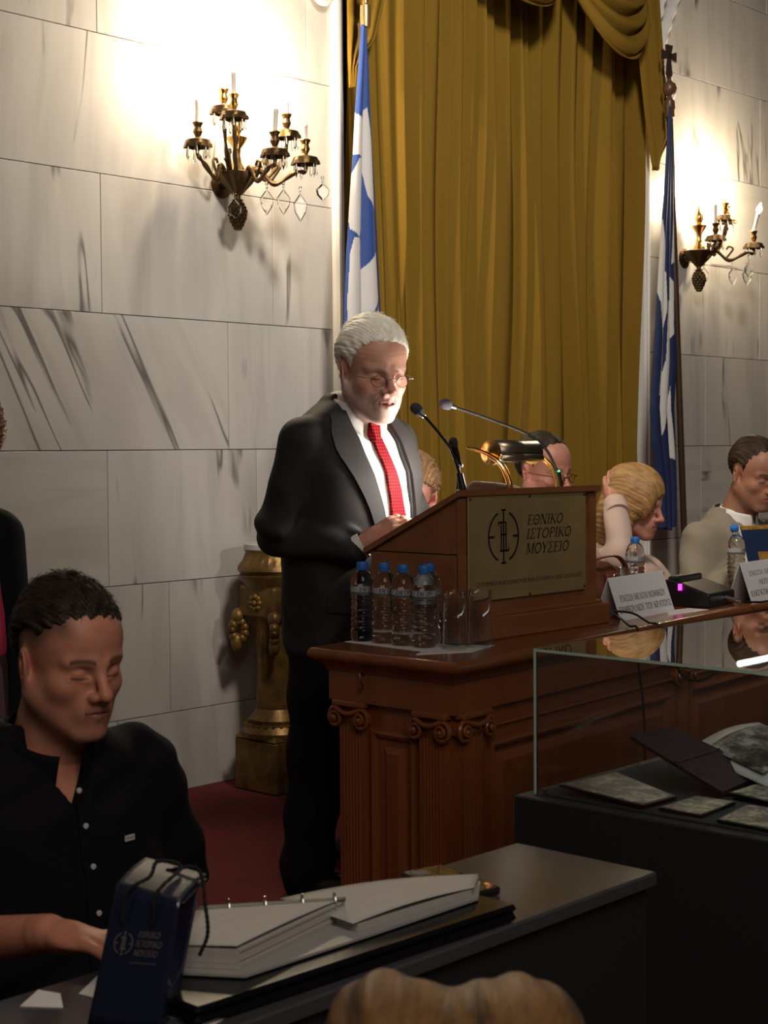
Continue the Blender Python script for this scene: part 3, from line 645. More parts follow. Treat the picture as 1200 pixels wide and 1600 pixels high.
def sconce(name, label, x, z, arms, pend, group=None, s=1.0):
    t = thing(name, label, 'wall lamp', (x, YW, z), 0, group, s)
    mb = MB(); mb.lathe([(.03, -.012), (.05, -.005), (.055, 0), (.045, .006)], 20, M=Matrix.Rotation(pi / 2, 4, 'X'))
    mb.tube([(0, -.0, 0), (0, -.05, 0)], .02); mb.build('wall_plate', BRASS, t, True)
    lf = lambda a, i: .07 * cos(8 * a) * (i > 1)
    mb = MB(); mb.lathe([(.006, -.055), (.02, -.05), (.03, -.035), (.052, -.012), (.074, .018), (.08, .03), (.07, .034), (.05, .02), (.02, .015)], 40, (0, -.09, 0), ripple=lf); mb.build('leaf_bowl', BRASS, t, True)
    mb = MB(); mb.lathe([(.022, .02), (.036, .035), (.03, .05), (.018, .07), (.013, .10), (.016, .125), (.034, .15), (.042, .165), (.03, .17), (.015, .175)], 20, (0, -.09, 0)); mb.build('center_stem', GOLD, t, True)
    mb = MB(); mb.lathe([(.009, .17), (.014, .18), (.024, .2), (.02, .225), (.009, .245), (.004, .27)], 14, (0, -.09, 0)); mb.build('flame_finial', GOLD, t, True)
    mb = MB(); mb.lathe([(.014, -.05), (.012, -.065), (.022, -.07), (.016, -.08)], 18, (0, -.09, 0))
    for r in range(8):
        rz = [.018, .025, .029, .029, .026, .021, .015, .008][r]
        for k in range(9): a = 2 * pi * (k + .5 * (r % 2)) / 9; mb.sphere((rz * cos(a), -.09 + rz * sin(a), -.088 - r * .0125), .0105, 6, 4)
    mb.lathe([(.014, -.08), (.026, -.11), (.025, -.14), (.006, -.185)], 12, (0, -.09, 0)); mb.build('pinecone', BRASS, t, True)
    for i, (ang, r, zp, hgt, tilt, lit, bulb) in enumerate(arms):
        dx, dy = cos(radians(ang)), sin(radians(ang)); ox, oy = 0, -.09
        P = lambda q, zz: (ox + dx * q, oy + dy * q, zz)
        pa = bez([P(.04, .0), P(.085, .025 + zp * .2), P(r * .55, -.035 + zp * .25), P(r * .85, zp * .45 - .01), P(r, zp - .05), P(r, zp - .01)], 8)
        mb = MB(); n = len(pa); mb.tube(pa, [.011 - .005 * k / n + .002 * sin(k * .9) for k in range(n)], 8)
        q = P(r * .8, zp * .4); mb.tube(bez([P(r * .5, zp * .22 - .02), P(r * .62, zp * .3 + .02), P(r * .55, zp * .3 + .035), P(r * .5, zp * .3 + .02)], 5), .0055, 6)
        am = mb.build('arm', BRASS, t, True)
        cxp, cyp, _ = P(r, 0)
        rp = lambda a, k: (.13 * cos(6 * a) if k in (3, 4, 5) else 0)
        mb = MB(); mb.lathe([(.006, -.035), (.012, -.03), (.008, -.015), (.03, .0), (.049, -.012), (.052, -.024), (.046, .002), (.012, .012), (.008, .018)], 36, (cxp, cyp, zp), ripple=rp); mb.build('drip_pan', BRASS, am, True)
        mb = MB(); mb.lathe([(.007, .012), (.012, .02), (.018, .034), (.013, .05), (.015, .056), (.021, .066), (.019, .07), (.008, .068)], 16, (cxp, cyp, zp)); mb.build('candle_cup', GOLD if i % 2 else BRASS, am, True)
        if hgt > 0:
            M = Matrix.Translation((cxp, cyp, zp + .066)) @ Matrix.Rotation(radians(tilt), 4, Vector((-dy, dx, 0)))
            mb = MB(); mb.lathe([(.0095, 0), (.0092, hgt * .8), (.0115, hgt * .86), (.010, hgt)], 14, M=M); mb.build('candle', CANDLE, am, True)
            if bulb:
                mb = MB(); mb.lathe([(.006, hgt), (.014, hgt + .012), (.016, hgt + .024), (.009, hgt + .042), (.001, hgt + .058)], 14, M=M); mb.build('bulb', BULB if lit else CRYSTAL, am, True)
            if lit:
                l = light('candle_bulb_light', 'POINT', (0, 0, 0), lit, (1.0, .80, .54), .02); l.parent = t; l.location = M @ Vector((0, 0, hgt + .075))
        mb = MB()
        for k in range(7): a = 2 * pi * k / 7 + .3; drop(mb, cxp + .042 * cos(a), cyp + .042 * sin(a), zp - .012, .055 + .012 * (k % 2))
        tag(mb.build('crystal_drops', CRYSTAL, am), kind='stuff')
    for (px_, py_, pz_, L) in pend: pendant(px_, py_, pz_, L, t)
    return t
sconce('wall_sconce', 'large brass candelabra sconce with crystal pendants on the marble left of the flag', 4.035, 2.31,
       [(182, .20, .125, .085, 0, 0, False), (225, .16, .225, .085, 0, 17.0, False), (262, .25, .08, .085, 6, 0, False), (300, .27, .075, .06, 0, 0, False), (335, .20, .20, .05, 0, 11.0, False), (200, .10, .26, .06, 0, 30.0, False)],
       [(-.05, -.13, -.05, .085), (.05, -.20, -.01, .10), (.09, -.25, -.01, .10), (.12, -.31, -.03, .11), (.19, -.36, .01, .07)])
sconce('wall_sconce.001', 'farther brass crystal sconce with one lit leaning candle right of the cross flag', 7.33, 2.30,
       [(272, .10, .10, .10, 0, 0, False), (310, .14, .215, .03, 0, 14.0, False), (345, .20, .215, .03, 0, 14.0, False), (318, .30, .07, .10, 14, 14.0, True)],
       [(.0, -.12, -.03, .10), (.13, -.22, -.03, .10), (.19, -.27, -.03, .10), (.21, -.27, -.0, .09)])
# ================= pedestals behind the speaker =================
GILT = mat('gilt_wood', (.26, .15, .035), .42, metal=.5, noise=((14, 14, 14), .7, (.10, .055, .018)), bump=((60, 60, 60), .3, .004))
MAHOG = mat('mahogany', (.16, .045, .022), .35, noise=((16, 16, 2), .6, (.08, .02, .012)))
def pedestal(name, label, x, y, shaft, rot=0):
    t = thing(name, label, 'pedestal', (x, y, 0), radians(rot))
    def sq(mb, h0, h1, w0, w1, M=None): 
        mb.add([(-w0, -w0, h0), (w0, -w0, h0), (w0, w0, h0), (-w0, w0, h0), (-w1, -w1, h1), (w1, -w1, h1), (w1, w1, h1), (-w1, w1, h1)], [(3, 2, 1, 0), (4, 5, 6, 7), (0, 1, 5, 4), (1, 2, 6, 5), (2, 3, 7, 6), (3, 0, 4, 7)])
    mb = MB(); mb.box((-.115, -.115, 0), (.115, .115, .20), .008); sq(mb, .20, .215, .115, .1); mb.build('plinth', GILT, t)
    mb = MB(); mb.lathe([(.13, .205), (.135, .225), (.12, .25), (.1, .255), (.105, .27), (.09, .29), (.078, .31), (.08, .33)], 32); 
    for k in range(26): a = 2 * pi * k / 26; mb.sphere((.118 * cos(a), .118 * sin(a), .252), .008, 6, 4)
    mb.build('base_moulding', GILT, t, True)
    fl_ = lambda a, i: .06 * abs(cos(9 * a))
    mb = MB(); mb.lathe([(.072, .3), (.07, .45), (.075, .62), (.082, .70)], 54, ripple=fl_); mb.build('shaft', shaft, t, True)
    for sx, sy in ((-1, -1), (-1, 1), (1, -1), (1, 1)):       # carved scroll heads at the corners
        mb = MB(); 
        for k in range(10): a = k / 9 * 2 * pi; mb.sphere((sx * (.098 + .018 * cos(a)), sy * (.098 + .018 * cos(a)), .605 + .035 * sin(a)), .020, 8, 6)
        mb.sphere((sx * .105, sy * .105, .56), (.022, .022, .036)); mb.sphere((sx * .1, sy * .1, .66), (.026, .026, .03)); mb.build('carved_scroll', GILT, t, True)
    mb = MB(); mb.box((-.10, -.10, .655), (.10, .10, .775), .01)
    for a in range(4):
        M = Matrix.Rotation(a * pi / 2, 4, 'Z')
        for k in range(8): an = 2 * pi * k / 8; mb.sphere(tuple(M @ Vector((.024 * cos(an), -.104, .715 + .024 * sin(an)))), .011, 8, 5)
        mb.sphere(tuple(M @ Vector((0, -.106, .715))), .012, 8, 5)
    mb.build('rosette_block', GILT, t, True)
    mb = MB(); mb.lathe([(.11, .765), (.12, .785), (.135, .80), (.141, .815), (.13, .82), (.143, .835), (.138, .85), (.122, .87), (.114, .89), (.112, .90), (.115, .91)], 60, ripple=lambda a, i: (.02 * cos(30 * a) if 5 < i < 9 else 0)); mb.build('capital', GILT, t, True)
    mb = MB(); mb.lathe([(.114, .91), (.118, .914), (.118, .932), (.114, .936)], 40); mb.build('marble_top', mat('pedestal_marble', (.55, .53, .5), .3), t, True)
    return t
pedestal('pedestal', 'gilded carved pedestal with round marble top standing behind the speaker', 4.06, 4.345, GILT, 0)
pedestal('pedestal.001', 'gilt pedestal with reddish wooden shaft mostly hidden behind the speaker', 4.345, 4.30, MAHOG, 0)
# ================= the bench (long wooden desk) =================
DW = mat('desk_wood', (.28, .086, .027), .30, noise=((14, 14, 2.0), .45, (.18, .053, .018), 6), coat=.25, bump=((50, 50, 4), .08, .001))
DWH = mat('desk_top_wood', (.30, .105, .032), .26, noise=((3, 14, 14), .45, (.15, .05, .016), 6), coat=.35)
PW = mat('lectern_wood', (.32, .125, .045), .33, noise=((3, 14, 14), .45, (.19, .07, .024), 6), coat=.2)
DZ = .77; af = radians(5.3); fd = Vector((cos(af), sin(af), 0))
A_ = Vector((2.873, 2.437, 0)); B_ = Vector((2.866, 2.947, 0)); LEN = 3.3
desk = thing('bench_desk', 'long panelled brown wooden bench desk with ionic pilasters under the lectern', 'desk')
def inset(k):  # plan polygon B A D C moved inward by k
    a = A_ + fd * k + Vector((0, k, 0)); b = B_ + fd * k - Vector((0, k, 0)) ; return [b, a, A_ + fd * (LEN - k) + Vector((0, k, 0)), B_ + fd * (LEN - k) - Vector((0, k, 0))]
def slab(name, k, z0, z1, m, bev=None):
    p = inset(k); mb = MB(); mb.prism([(q.x, q.y) for q in p], z0, z1); return mb.build(name, m, desk)
slab('desk_top', .014, .738, .77, DWH)
mb = MB(); p = inset(.014); mb.sweep([(-.004, .769), (.004, .7695), (.010, .766), (.014, .758), (.014, .750), (.009, .742), (-.002, .736), (-.012, .730), (-.02, .722), (-.022, .712), (-.03, .712), (-.03, .769)], [(q.x, q.y) for q in p]); mb.build('nosing', DWH, desk, True)
def shell(name, k, th, z0, z1):
    p = inset(k); q = inset(k + th); e = Vector((0, .0, 0)); pts = [p[0], p[1], p[2], p[3], Vector((q[3].x, p[3].y, 0)), q[2], q[1], Vector((q[0].x, p[0].y, 0))]
    mb = MB(); mb.prism([(v.x, v.y) for v in pts], z0, z1); return mb.build(name, DW, desk)
shell('frieze', .042, .05, .632, .738); shell('carcass', .062, .035, .0, .632)
mb = MB(); p = [inset(.062)[i] for i in (0, 1, 2)]; mb.sweep([(0, 0), (.035, 0), (.035, .045), (.028, .055), (.022, .075), (0, .08)], [(q.x, q.y) for q in p], closed=False); mb.build('plinth', DW, desk)
def face(org, u, n):
    return Matrix(((u.x, n.x, 0, org.x), (u.y, n.y, 0, org.y), (0, 0, 1, 0), (0, 0, 0, 1)))
pc = inset(.062); endM = face(pc[1], Vector((0, 1, 0)), Vector((-1, 0, 0))); frM = face(pc[1], fd, Vector((fd.y, -fd.x, 0)))
def T(M, pts): return [tuple(M @ Vector(p)) for p in pts]
def fbox(mb, M, a, b, bev=0): mb.box(a, b, bev, M)
def pilaster(M, u0, u1, corner=None):
    mb = MB(); fbox(mb, M, (u0, 0, .06), (u1, .018, .60)); n = 6
    for k in range(n):
        u = u0 + .012 + (u1 - u0 - .024) * (k + .5) / n; r = (u1 - u0 - .024) / n * .34
        mb.tube(T(M, [(u, .018, .10), (u, .018, .575)]), r, 8)
    fbox(mb, M, (u0 - .006, 0, .05), (u1 + .006, .028, .095), .004)
    mb.build('pilaster', DW, desk, True)
    mb = MB(); c = (u0 + u1) / 2; w_ = (u1 - u0) / 2
    fbox(mb, M, (u0 - .012, 0, .618), (u1 + .012, .038, .634), .004)
    for s in (-1, 1):
        path = []; rr = []
        for i in range(40):
            t = i / 39; a = pi / 2 - s * t * 2 * pi * 1.75; q = .027 * (1 - .80 * t)
            path.append((c + s * w_ + q * cos(a), .030 + .012 * t, .588 + q * sin(a))); rr.append(.0062 * (1 - .4 * t))
        mb.tube(T(M, path), rr, 7); mb.sphere(M @ Vector((c + s * w_, .040, .588)), .008, 8, 6)
        fbox(mb, M, (c + s * w_ - .016, 0, .572), (c + s * w_ + .016, .03, .604), .008)
    sw = bez([(c - w_, .034, .615), (c - w_ * .5, .038, .606), (c, .040, .602), (c + w_ * .5, .038, .606), (c + w_, .034, .615)], 6); mb.tube(T(M, sw), .0065, 8)
    for k in range(7):
        u = c + w_ * .8 * (k - 3) / 3.5; mb.sphere(M @ Vector((u, .022, .588)), (.007, .009, .014), 8, 6)
    fbox(mb, M, (u0, 0, .57), (u1, .022, .62)); mb.build('capital', DW, desk, True)
def panel(M, u0, u1, z0, z1):
    mb = MB(); w_ = .014
    prof = [(0, 0), (.0, .014), (.008, .018), (.016, .014), (.022, .004), (.026, 0)]
    # moulding frame
    lp = [(u0, z0), (u1, z0), (u1, z1), (u0, z1)]; vs = []; fs = []
    for i, (u, z) in enumerate(lp):
        su = 1 if u == u0 else -1; sz = 1 if z == z0 else -1
        for o, d in prof: vs.append((u + su * o, d, z + sz * o))
    m = len(prof)
    for i in range(4):
        for k in range(m - 1): fs.append((i * m + k, ((i + 1) % 4) * m + k, ((i + 1) % 4) * m + k + 1, i * m + k + 1))
    mb.add(T(M, vs), fs)
    g = .035; b_ = .022
    a = [(u0 + g, .0, z0 + g), (u1 - g, .0, z0 + g), (u1 - g, .0, z1 - g), (u0 + g, .0, z1 - g)]; b = [(u0 + g + b_, .014, z0 + g + b_), (u1 - g - b_, .014, z0 + g + b_), (u1 - g - b_, .014, z1 - g - b_), (u0 + g + b_, .014, z1 - g - b_)]
    mb.add(T(M, a + b), [(4, 5, 6, 7)] + [(i, (i + 1) % 4, 4 + (i + 1) % 4, 4 + i) for i in range(4)]); mb.build('panel', DW, desk)
pilaster(endM, .285, .375); pilaster(endM, .008, .095); pilaster(frM, .008, .115)
panel(endM, .115, .268, .12, .565)
xu = .15
for k in range(3):
    panel(frM, xu, xu + .98, .12, .54); pilaster(frM, xu + 1.0, xu + 1.09); xu += 1.11
mb = MB(); kM = frM
for k in range(3): fbox(mb, frM, (.145 + 1.11 * k, 0, .575), (1.135 + 1.11 * k, .010, .583), .003)
mb.build('rail_moulding', DW, desk)
# small brass keyhole hook on the end of the frieze
kx = pc[1].x - .021; mb = MB(); mb.lathe([(.012, -.002), (.013, .002), (.004, .004)], 14, M=Matrix.Translation((kx, 2.785, .705)) @ Matrix.Rotation(-pi / 2, 4, 'Y'))
mb.tube(bez([(kx, 2.785, .70), (kx - .016, 2.786, .715), (kx - .02, 2.78, .695), (kx - .012, 2.778, .675), (kx - .018, 2.79, .665), (kx - .01, 2.795, .672)], 6), .0018, 6)
o = mb.build('key_hook', BRASS, desk, True)
# ================= lectern =================
lec = thing('lectern', 'slant-topped brown wooden lectern with a brass plaque standing on the bench', 'lectern', (3.46, 2.83, DZ))
LX0, LX1, LY0, LY1 = 3.155 - 3.46, 3.775 - 3.46, 2.672 - 2.83, 2.985 - 2.83
def yz(poly, x0, x1): return [(x0, y, z) for y, z in poly], [(x1, y, z) for y, z in poly]
def xprism(mb, poly, x0, x1):
    n = len(poly); vs = [(x0, y, z) for y, z in poly] + [(x1, y, z) for y, z in poly]
    mb.add(vs, [tuple(range(n)), tuple(range(n, 2 * n))[::-1]] + [(i, n + i, n + (i + 1) % n, (i + 1) % n) for i in range(n)])
zt = lambda y: .385 - (y - LY0) / (LY1 - LY0) * .148
mb = MB(); xprism(mb, [(LY0, .07), (LY1, .07), (LY1, .235), (LY0, .235)], LX0, LX1); mb.build('lower_case', PW, lec)
mb = MB(); xprism(mb, [(LY0 + .004, .238), (LY1 - .003, .238), (LY1 - .003, zt(LY1) - .001), (LY0 + .004, zt(LY0) - .001)], LX0 + .004, LX1 - .004); mb.build('upper_case', PW, lec)
mb = MB(); mb.box((LX0 - .012, LY0 - .018, 0), (LX1 + .055, LY1 + .01, .062), .004); mb.box((LX0 - .006, LY0 - .008, .06), (LX1 + .03, LY1 + .005, .072), .003); mb.build('plinth', PW, lec)
mb = MB(); xprism(mb, [(LY0 - .016, zt(LY0 - .016)), (LY1 + .02, zt(LY1 + .02)), (LY1 + .02, zt(LY1 + .02) + .016), (LY0 - .016, zt(LY0 - .016) + .016)], LX0 - .012, LX1 + .012); mb.build('slanted_top', PW, lec)
for a_, b_ in ((LX1 - .03, LX1), (LX0, LX0 + .028)): mb = MB(); mb.box((a_, LY0 - .006, .07), (b_, LY0 + .002, .385)); mb.build('stile', PW, lec)
PLATE = mat('plaque_brass', (.66, .48, .22), .42, metal=.6, noise=((6, 6, 6), .5, (.48, .36, .17), 5), bump=((500, 8, 3), .05, .0006))
ENGR = mat('engraved_black', (.012, .010, .008), .6)
PX0, PX1 = 3.188 - 3.46, 3.719 - 3.46; PY = LY0 - .0065
mb = MB(); mb.box((PX0, PY - .0025, .108), (PX1, PY, .390), .001); pq = mb.build('plaque', PLATE, lec)
for sx, sz in ((PX0 + .008, .118), (PX0 + .008, .382), (PX1 - .008, .118), (PX1 - .008, .382), ((PX0 + PX1) / 2, .385), ((PX0 + PX1) / 2, .114)):
    mb = MB(); mb.sphere((sx, PY - .003, sz), (.0042, .003, .0042), 10, 6); mb.build('screw', BRASS, pq, True)

# serif capitals drawn as strokes: (points, weight); unit box, advance width first
TK, TN = .13, .065
def arc(cx, cy, rx, ry, a0, a1, n=14): return [(cx + rx * cos(radians(a0 + (a1 - a0) * i / n)), cy + ry * sin(radians(a0 + (a1 - a0) * i / n))) for i in range(n + 1)]
def stem(x, y0=0, y1=1, w_=TK): return [([(x, y0), (x, y1)], w_), ([(x - .14, y0 + .02), (x + .14, y0 + .02)], .04), ([(x - .14, y1 - .02), (x + .14, y1 - .02)], .04)]
def hb(x0, x1, y, w_=.055): return [([(x0, y), (x1, y)], w_)]
def tick(x, y0, y1): return [([(x, y0), (x, y1)], .045)]
GL = {
 'Ε': (.72, stem(.18) + hb(.18, .66, .972) + hb(.18, .68, .028) + hb(.18, .50, .52) + tick(.66, .82, 1) + tick(.68, 0, .2) + tick(.50, .42, .62)),
 'Θ': (.92, [(arc(.46, .5, .36, .46, 90, 450, 30), .11)] + hb(.30, .62, .5) + tick(.30, .42, .58) + tick(.62, .42, .58)),
 'Ν': (.94, stem(.17, w_=TN) + stem(.77, 0, 1, TN) + [([(.17, 1), (.77, 0)], TK)]),
 'Ι': (.40, stem(.20)), 'Κ': (.84, stem(.18) + [([(.20, .42), (.72, 1)], TN), ([(.34, .56), (.78, 0)], TK)] + hb(.60, .82, .98, .04) + hb(.66, .88, .02, .04)),
 'Ο': (.92, [(arc(.46, .5, .36, .46, 90, 450, 30), .115)]),
 'Σ': (.76, [([(.12, .97), (.44, .52), (.10, .05)], .10)] + hb(.10, .66, .972, .06) + hb(.08, .68, .03, .08) + tick(.66, .80, 1) + tick(.68, 0, .22)),
 'Τ': (.78, stem(.39) + hb(.08, .70, .972) + tick(.08, .80, 1) + tick(.70, .80, 1)),
 'Ρ': (.74, stem(.18) + [([(.18, .97)] + arc(.40, .73, .22, .235, 90, -90) + [(.18, .49)], .09)]),
 'Μ': (1.06, stem(.17, w_=TN) + stem(.89, 0, 1, TK) + [([(.17, 1), (.52, .1)], TK), ([(.52, .1), (.89, 1)], TN)]),
 'Υ': (.82, [([(.41, 0), (.41, .45)], TK), ([(.41, .45), (.10, 1)], TK), ([(.41, .45), (.72, 1)], TN)] + hb(.27, .55, .02, .04) + hb(.0, .22, .98, .04) + hb(.62, .82, .98, .04)),
 'Η': (.90, stem(.18) + stem(.72) + hb(.18, .72, .5)), 'Α': (.84, [([(.10, 0), (.42, 1)], TN), ([(.42, 1), (.74, 0)], TK)] + hb(.20, .62, .34) + hb(.0, .22, .02, .04) + hb(.62, .86, .02, .04)),
 'Λ': (.84, [([(.10, 0), (.42, 1)], TN), ([(.42, 1), (.74, 0)], TK)] + hb(.0, .22, .02, .04) + hb(.62, .86, .02, .04)),
 'Δ': (.88, [([(.10, .03), (.44, 1)], TN), ([(.44, 1), (.78, .03)], TK)] + hb(.08, .82, .03)),
 'Γ': (.70, stem(.18) + hb(.18, .64, .972) + tick(.64, .80, 1)), 'Ζ': (.76, hb(.10, .66, .972) + hb(.08, .68, .028) + [([(.64, .97), (.12, .03)], TK)] + tick(.10, .82, 1) + tick(.68, 0, .18)),
 'Ω': (.92, [([(.12, .03), (.34, .03)] + arc(.46, .56, .34, .42, 245, -65, 26) + [(.58, .03), (.80, .03)], .10)]),
 'Β': (.78, stem(.18) + [([(.18, .97)] + arc(.40, .75, .19, .22, 90, -90) + [(.18, .53)], .08), ([(.18, .53)] + arc(.42, .28, .23, .25, 90, -90) + [(.18, .03)], .09)]), ' ': (.36, [])}
def glyph_mesh(txt, shear=0.0, bold=1.0):
    mb = MB(); x = 0.0; k = 0
    for ch in txt:
        adv, st = GL[ch]
        for pts, w_ in st:
            n = len(pts); vs = []; k += 1; zz = .0002 * (k % 3)
            for i in range(n):
                a = Vector(pts[max(i - 1, 0)]); b = Vector(pts[min(i + 1, n - 1)]); d = (b - a).normalized(); nn = Vector((-d.y, d.x)) * w_ * bold / 2; p = Vector(pts[i])
                for q in (p + nn, p - nn): vs.append((x + q.x + shear * q.y, q.y, zz))
            mb.add(vs, [(2 * i, 2 * i + 1, 2 * i + 3, 2 * i + 2) for i in range(n - 1)])
        x += adv
    me = bpy.data.meshes.new('lettering'); me.from_pydata(mb.v, [], mb.f); return me
def text_fit(txt, x0, x1, z0, z1, M, m, parent, name='lettering', shear=.22, ext=.0006, off=0.0):
    me = glyph_mesh(txt, shear, 1.0 + off) if all(c_ in GL for c_ in txt) else text_mesh(txt, 1.0, shear=shear, ext=0); v = np.empty(len(me.vertices) * 3, np.float32); me.vertices.foreach_get('co', v); v = v.reshape(-1, 3)
    lo, hi = v.min(0), v.max(0); v[:, 0] = x0 + (v[:, 0] - lo[0]) / (hi[0] - lo[0]) * (x1 - x0); v[:, 1] = z0 + (v[:, 1] - lo[1]) / (hi[1] - lo[1]) * (z1 - z0); v[:, 2] = 0
    me.vertices.foreach_set('co', v.ravel()); me.transform(M); return link(name, me, m, parent, False)
RX = Matrix.Rotation(pi / 2, 4, 'X')
FM = Matrix.Translation((0, PY - .0031, 0)) @ RX
for t_, a, b, c, d in (('ΕΘΝΙΚΟ', 3.442, 3.608, 1.074, 1.104), ('ΙΣΤΟΡΙΚΟ', 3.438, 3.647, 1.035, 1.065), ('ΜΟΥΣΕΙΟ', 3.434, 3.636, .994, 1.025), ('ΙΣΤΟΡΙΚΗ ΚΑΙ ΕΘΝΟΛΟΓΙΚΗ ΕΤΑΙΡΕΙΑ ΤΗΣ ΕΛΛΑΔΟΣ', 3.222, 3.700, .917, .9285)):
    text_fit(t_, a - 3.46, b - 3.46, c - DZ, d - DZ, FM, ENGR, pq)
def emblem(cx, cz, r, M, m, parent, th=.0022):
    """a broken ring with E and mirrored E joined by a tall letter I"""
    mb = MB(); F = lambda x, z: M @ Vector((x, z, 0)); tt = r * .10
    def bar(x0, z0, x1, z1, w_):
        d = Vector((x1 - x0, z1 - z0)).normalized(); n = Vector((-d.y, d.x)) * w_ / 2
        mb.add([F(x0 + n.x, z0 + n.y), F(x0 - n.x, z0 - n.y), F(x1 - n.x, z1 - n.y), F(x1 + n.x, z1 + n.y)], [(0, 1, 2, 3)])
    for a0, a1 in ((112, 248), (-68, 68)):
        n = 26; vs = []
        for i in range(n + 1):
            a = radians(a0 + (a1 - a0) * i / n); k = tt * (.9 if a1 > 100 else 1.0)
            vs += [F(cx + (r - k / 2) * cos(a), cz + (r + .06 * r) * 1.0 * sin(a) - k / 2 * sin(a)), F(cx + (r + k / 2) * cos(a), cz + (r * 1.06) * sin(a) + k / 2 * sin(a))]
        mb.add(vs, [(2 * i, 2 * i + 1, 2 * i + 3, 2 * i + 2) for i in range(n)])
    bar(cx - r, cz, cx - r * .62, cz, tt); bar(cx + r * .62, cz, cx + r, cz, tt)
    for s in (-1, 1):
        bar(cx + s * r * .16 - r * .0, cz - r * .60, cx + s * r * .16, cz + r * .60, tt * .8)
    bar(cx, cz - r * 1.12, cx, cz + r * 1.12, tt * .9)
    for z_ in (1.12, -1.12): bar(cx - r * .16, cz + z_ * r, cx + r * .16, cz + z_ * r, tt * .8)
    bar(cx - r * .34, cz + r * .60, cx + r * .16, cz + r * .60, tt * .8); bar(cx - r * .16, cz - r * .60, cx + r * .34, cz - r * .60, tt * .8)
    bar(cx - r * .2, cz + r * .08, cx + r * .2, cz + r * .08, tt * .8); bar(cx - r * .34, cz + r * .60, cx - r * .34, cz + r * .45, tt * .6); bar(cx + r * .34, cz - r * .60, cx + r * .34, cz - r * .45, tt * .6)
    bar(cx - r * .26, cz - r * .60, cx - r * .16, cz - r * .60, tt * .8)
    return mb.build('emblem', m, parent, fix=False)
emblem(3.338 - 3.46, 1.048 - DZ, .0645, FM, ENGR, pq)
# ---- things on the lectern ----
BLACK = mat('black_plastic', (.012, .012, .013), .35); FOAM = mat('mic_foam', (.05, .045, .055), .95, bump=((900, 900, 900), .6, .002)); STEEL = mat('steel', (.6, .6, .62), .25, metal=1.0)
def mic(label, pts, head_dir, group=None):
    t = thing('gooseneck_microphone', label, 'microphone', pts[0], 0, group); o_ = Vector(pts[0]); L_ = [tuple(Vector(p) - o_) for p in pts]
    mb = MB(); mb.lathe([(.022, -.002), (.022, .004), (.014, .008)], 16); mb.tube([L_[0], L_[1]], [.0105, .0095], 12); mb.build('base', BLACK, t, True)
    mb = MB(); mb.tube(bez(L_[1:], 10), .0042, 8); mb.build('gooseneck', BLACK, t, True)
    e = Vector(L_[-1]); d = (e - Vector(L_[-2])).normalized()
    mb = MB(); mb.tube([e - d * .012, e + d * .006], [.0065, .008], 12); mb.build('collar', STEEL, t, True)
    mb = MB(); mb.tube([e + d * .004, e + d * .012, e + d * .026, e + d * .036, e + d * .042], [.012, .0155, .016, .012, .004], 14); mb.build('foam_head', FOAM, t, True); return t
mic('gooseneck microphone at the left of the lectern nearest the speaker\'s mouth', [(3.208, 2.695, 1.172), (3.204, 2.705, 1.221), (3.206, 2.72, 1.252), (3.233, 2.77, 1.298), (3.24, 2.84, 1.36), (3.238, 2.87, 1.384)], None)
m2 = mic('long gooseneck microphone arching leftward from the right of the lectern', [(3.668, 2.715, 1.166), (3.657, 2.72, 1.223), (3.647, 2.75, 1.282), (3.62, 2.79, 1.325), (3.562, 2.88, 1.369), (3.518, 2.93, 1.393), (3.475, 2.96, 1.410)], None)
mb = MB(); mb.sphere((-.016, -.006, .055), .003, 8, 6); mb.build('green_led', mat('green_led', (.05, .8, .2), .3, emit=((.1, 1, .3), 4)), m2, True)
t = thing('clip_microphone', 'small black clip microphone on a stub between the lamp and left gooseneck', 'microphone', (3.235, 2.74, 1.155))
mb = MB(); mb.tube([(0, 0, 0), (.008, 0, .095)], .004, 8); mb.tube([(.008, 0, .09), (-.012, 0, .140)], [.009, .010], 12); mb.build('stem', BLACK, t, True)
mb = MB(); mb.tube([(-.011, 0, .138), (-.014, 0, .148), (-.018, 0, .158), (-.02, 0, .162)], [.010, .013, .011, .004], 12); mb.build('foam_head', FOAM, t, True)
mb = MB(); mb.tube([(.009, 0, .085), (.010, 0, .092)], .010, 12); mb.build('ring', STEEL, t, True)
# reading lamp
lam = thing('reading_lamp', 'brass reading lamp with a trough shade on two curved arms on the lectern', 'lamp', (3.52, 2.70, 1.168))
mb = MB(); mb.box((-.12, -.022, -.012), (.13, .022, .006), .004); mb.build('base', GOLD, lam)
for x_ in (-.105, .115):
    mb = MB()
    for dy_ in (-.007, .007):
        mb.tube(bez([(x_, dy_, .004), (x_ + .001, dy_ + .008, .035), (x_ - .003, dy_ + .03, .075), (x_ - .012, dy_ + .075, .105), (x_ - .02, dy_ + .13, .122)], 8), .0036, 8)
    mb.build('arm', GOLD, lam, True)
SH = mat('shade_brass', (.32, .26, .19), .28, metal=.9)
mb = MB()
def Fs(u, v):
    a = radians(-35 + 200 * v); return (-.095 + .19 * u, .065 - .032 * sin(a) * 1.0 + .0, .112 + .034 * -cos(a) * -1)
def Fs(u, v):
    a = radians(188 - 150 * v)      # from low front edge over the top to the back
    return (-.095 + .19 * u, .075 + .036 * cos(a), .108 + .036 * sin(a))
mb.grid(Fs, 2, 18); mb.add([(-.095, .075 + .036 * cos(radians(188)), .103), (.095, .075 + .036 * cos(radians(188)), .103), (.095, .034, .082), (-.095, .034, .082)], [(0, 1, 2, 3)])
o = mb.build('shade', SH, lam, True, fix=False); md = o.modifiers.new('s', 'SOLIDIFY'); md.thickness = .002
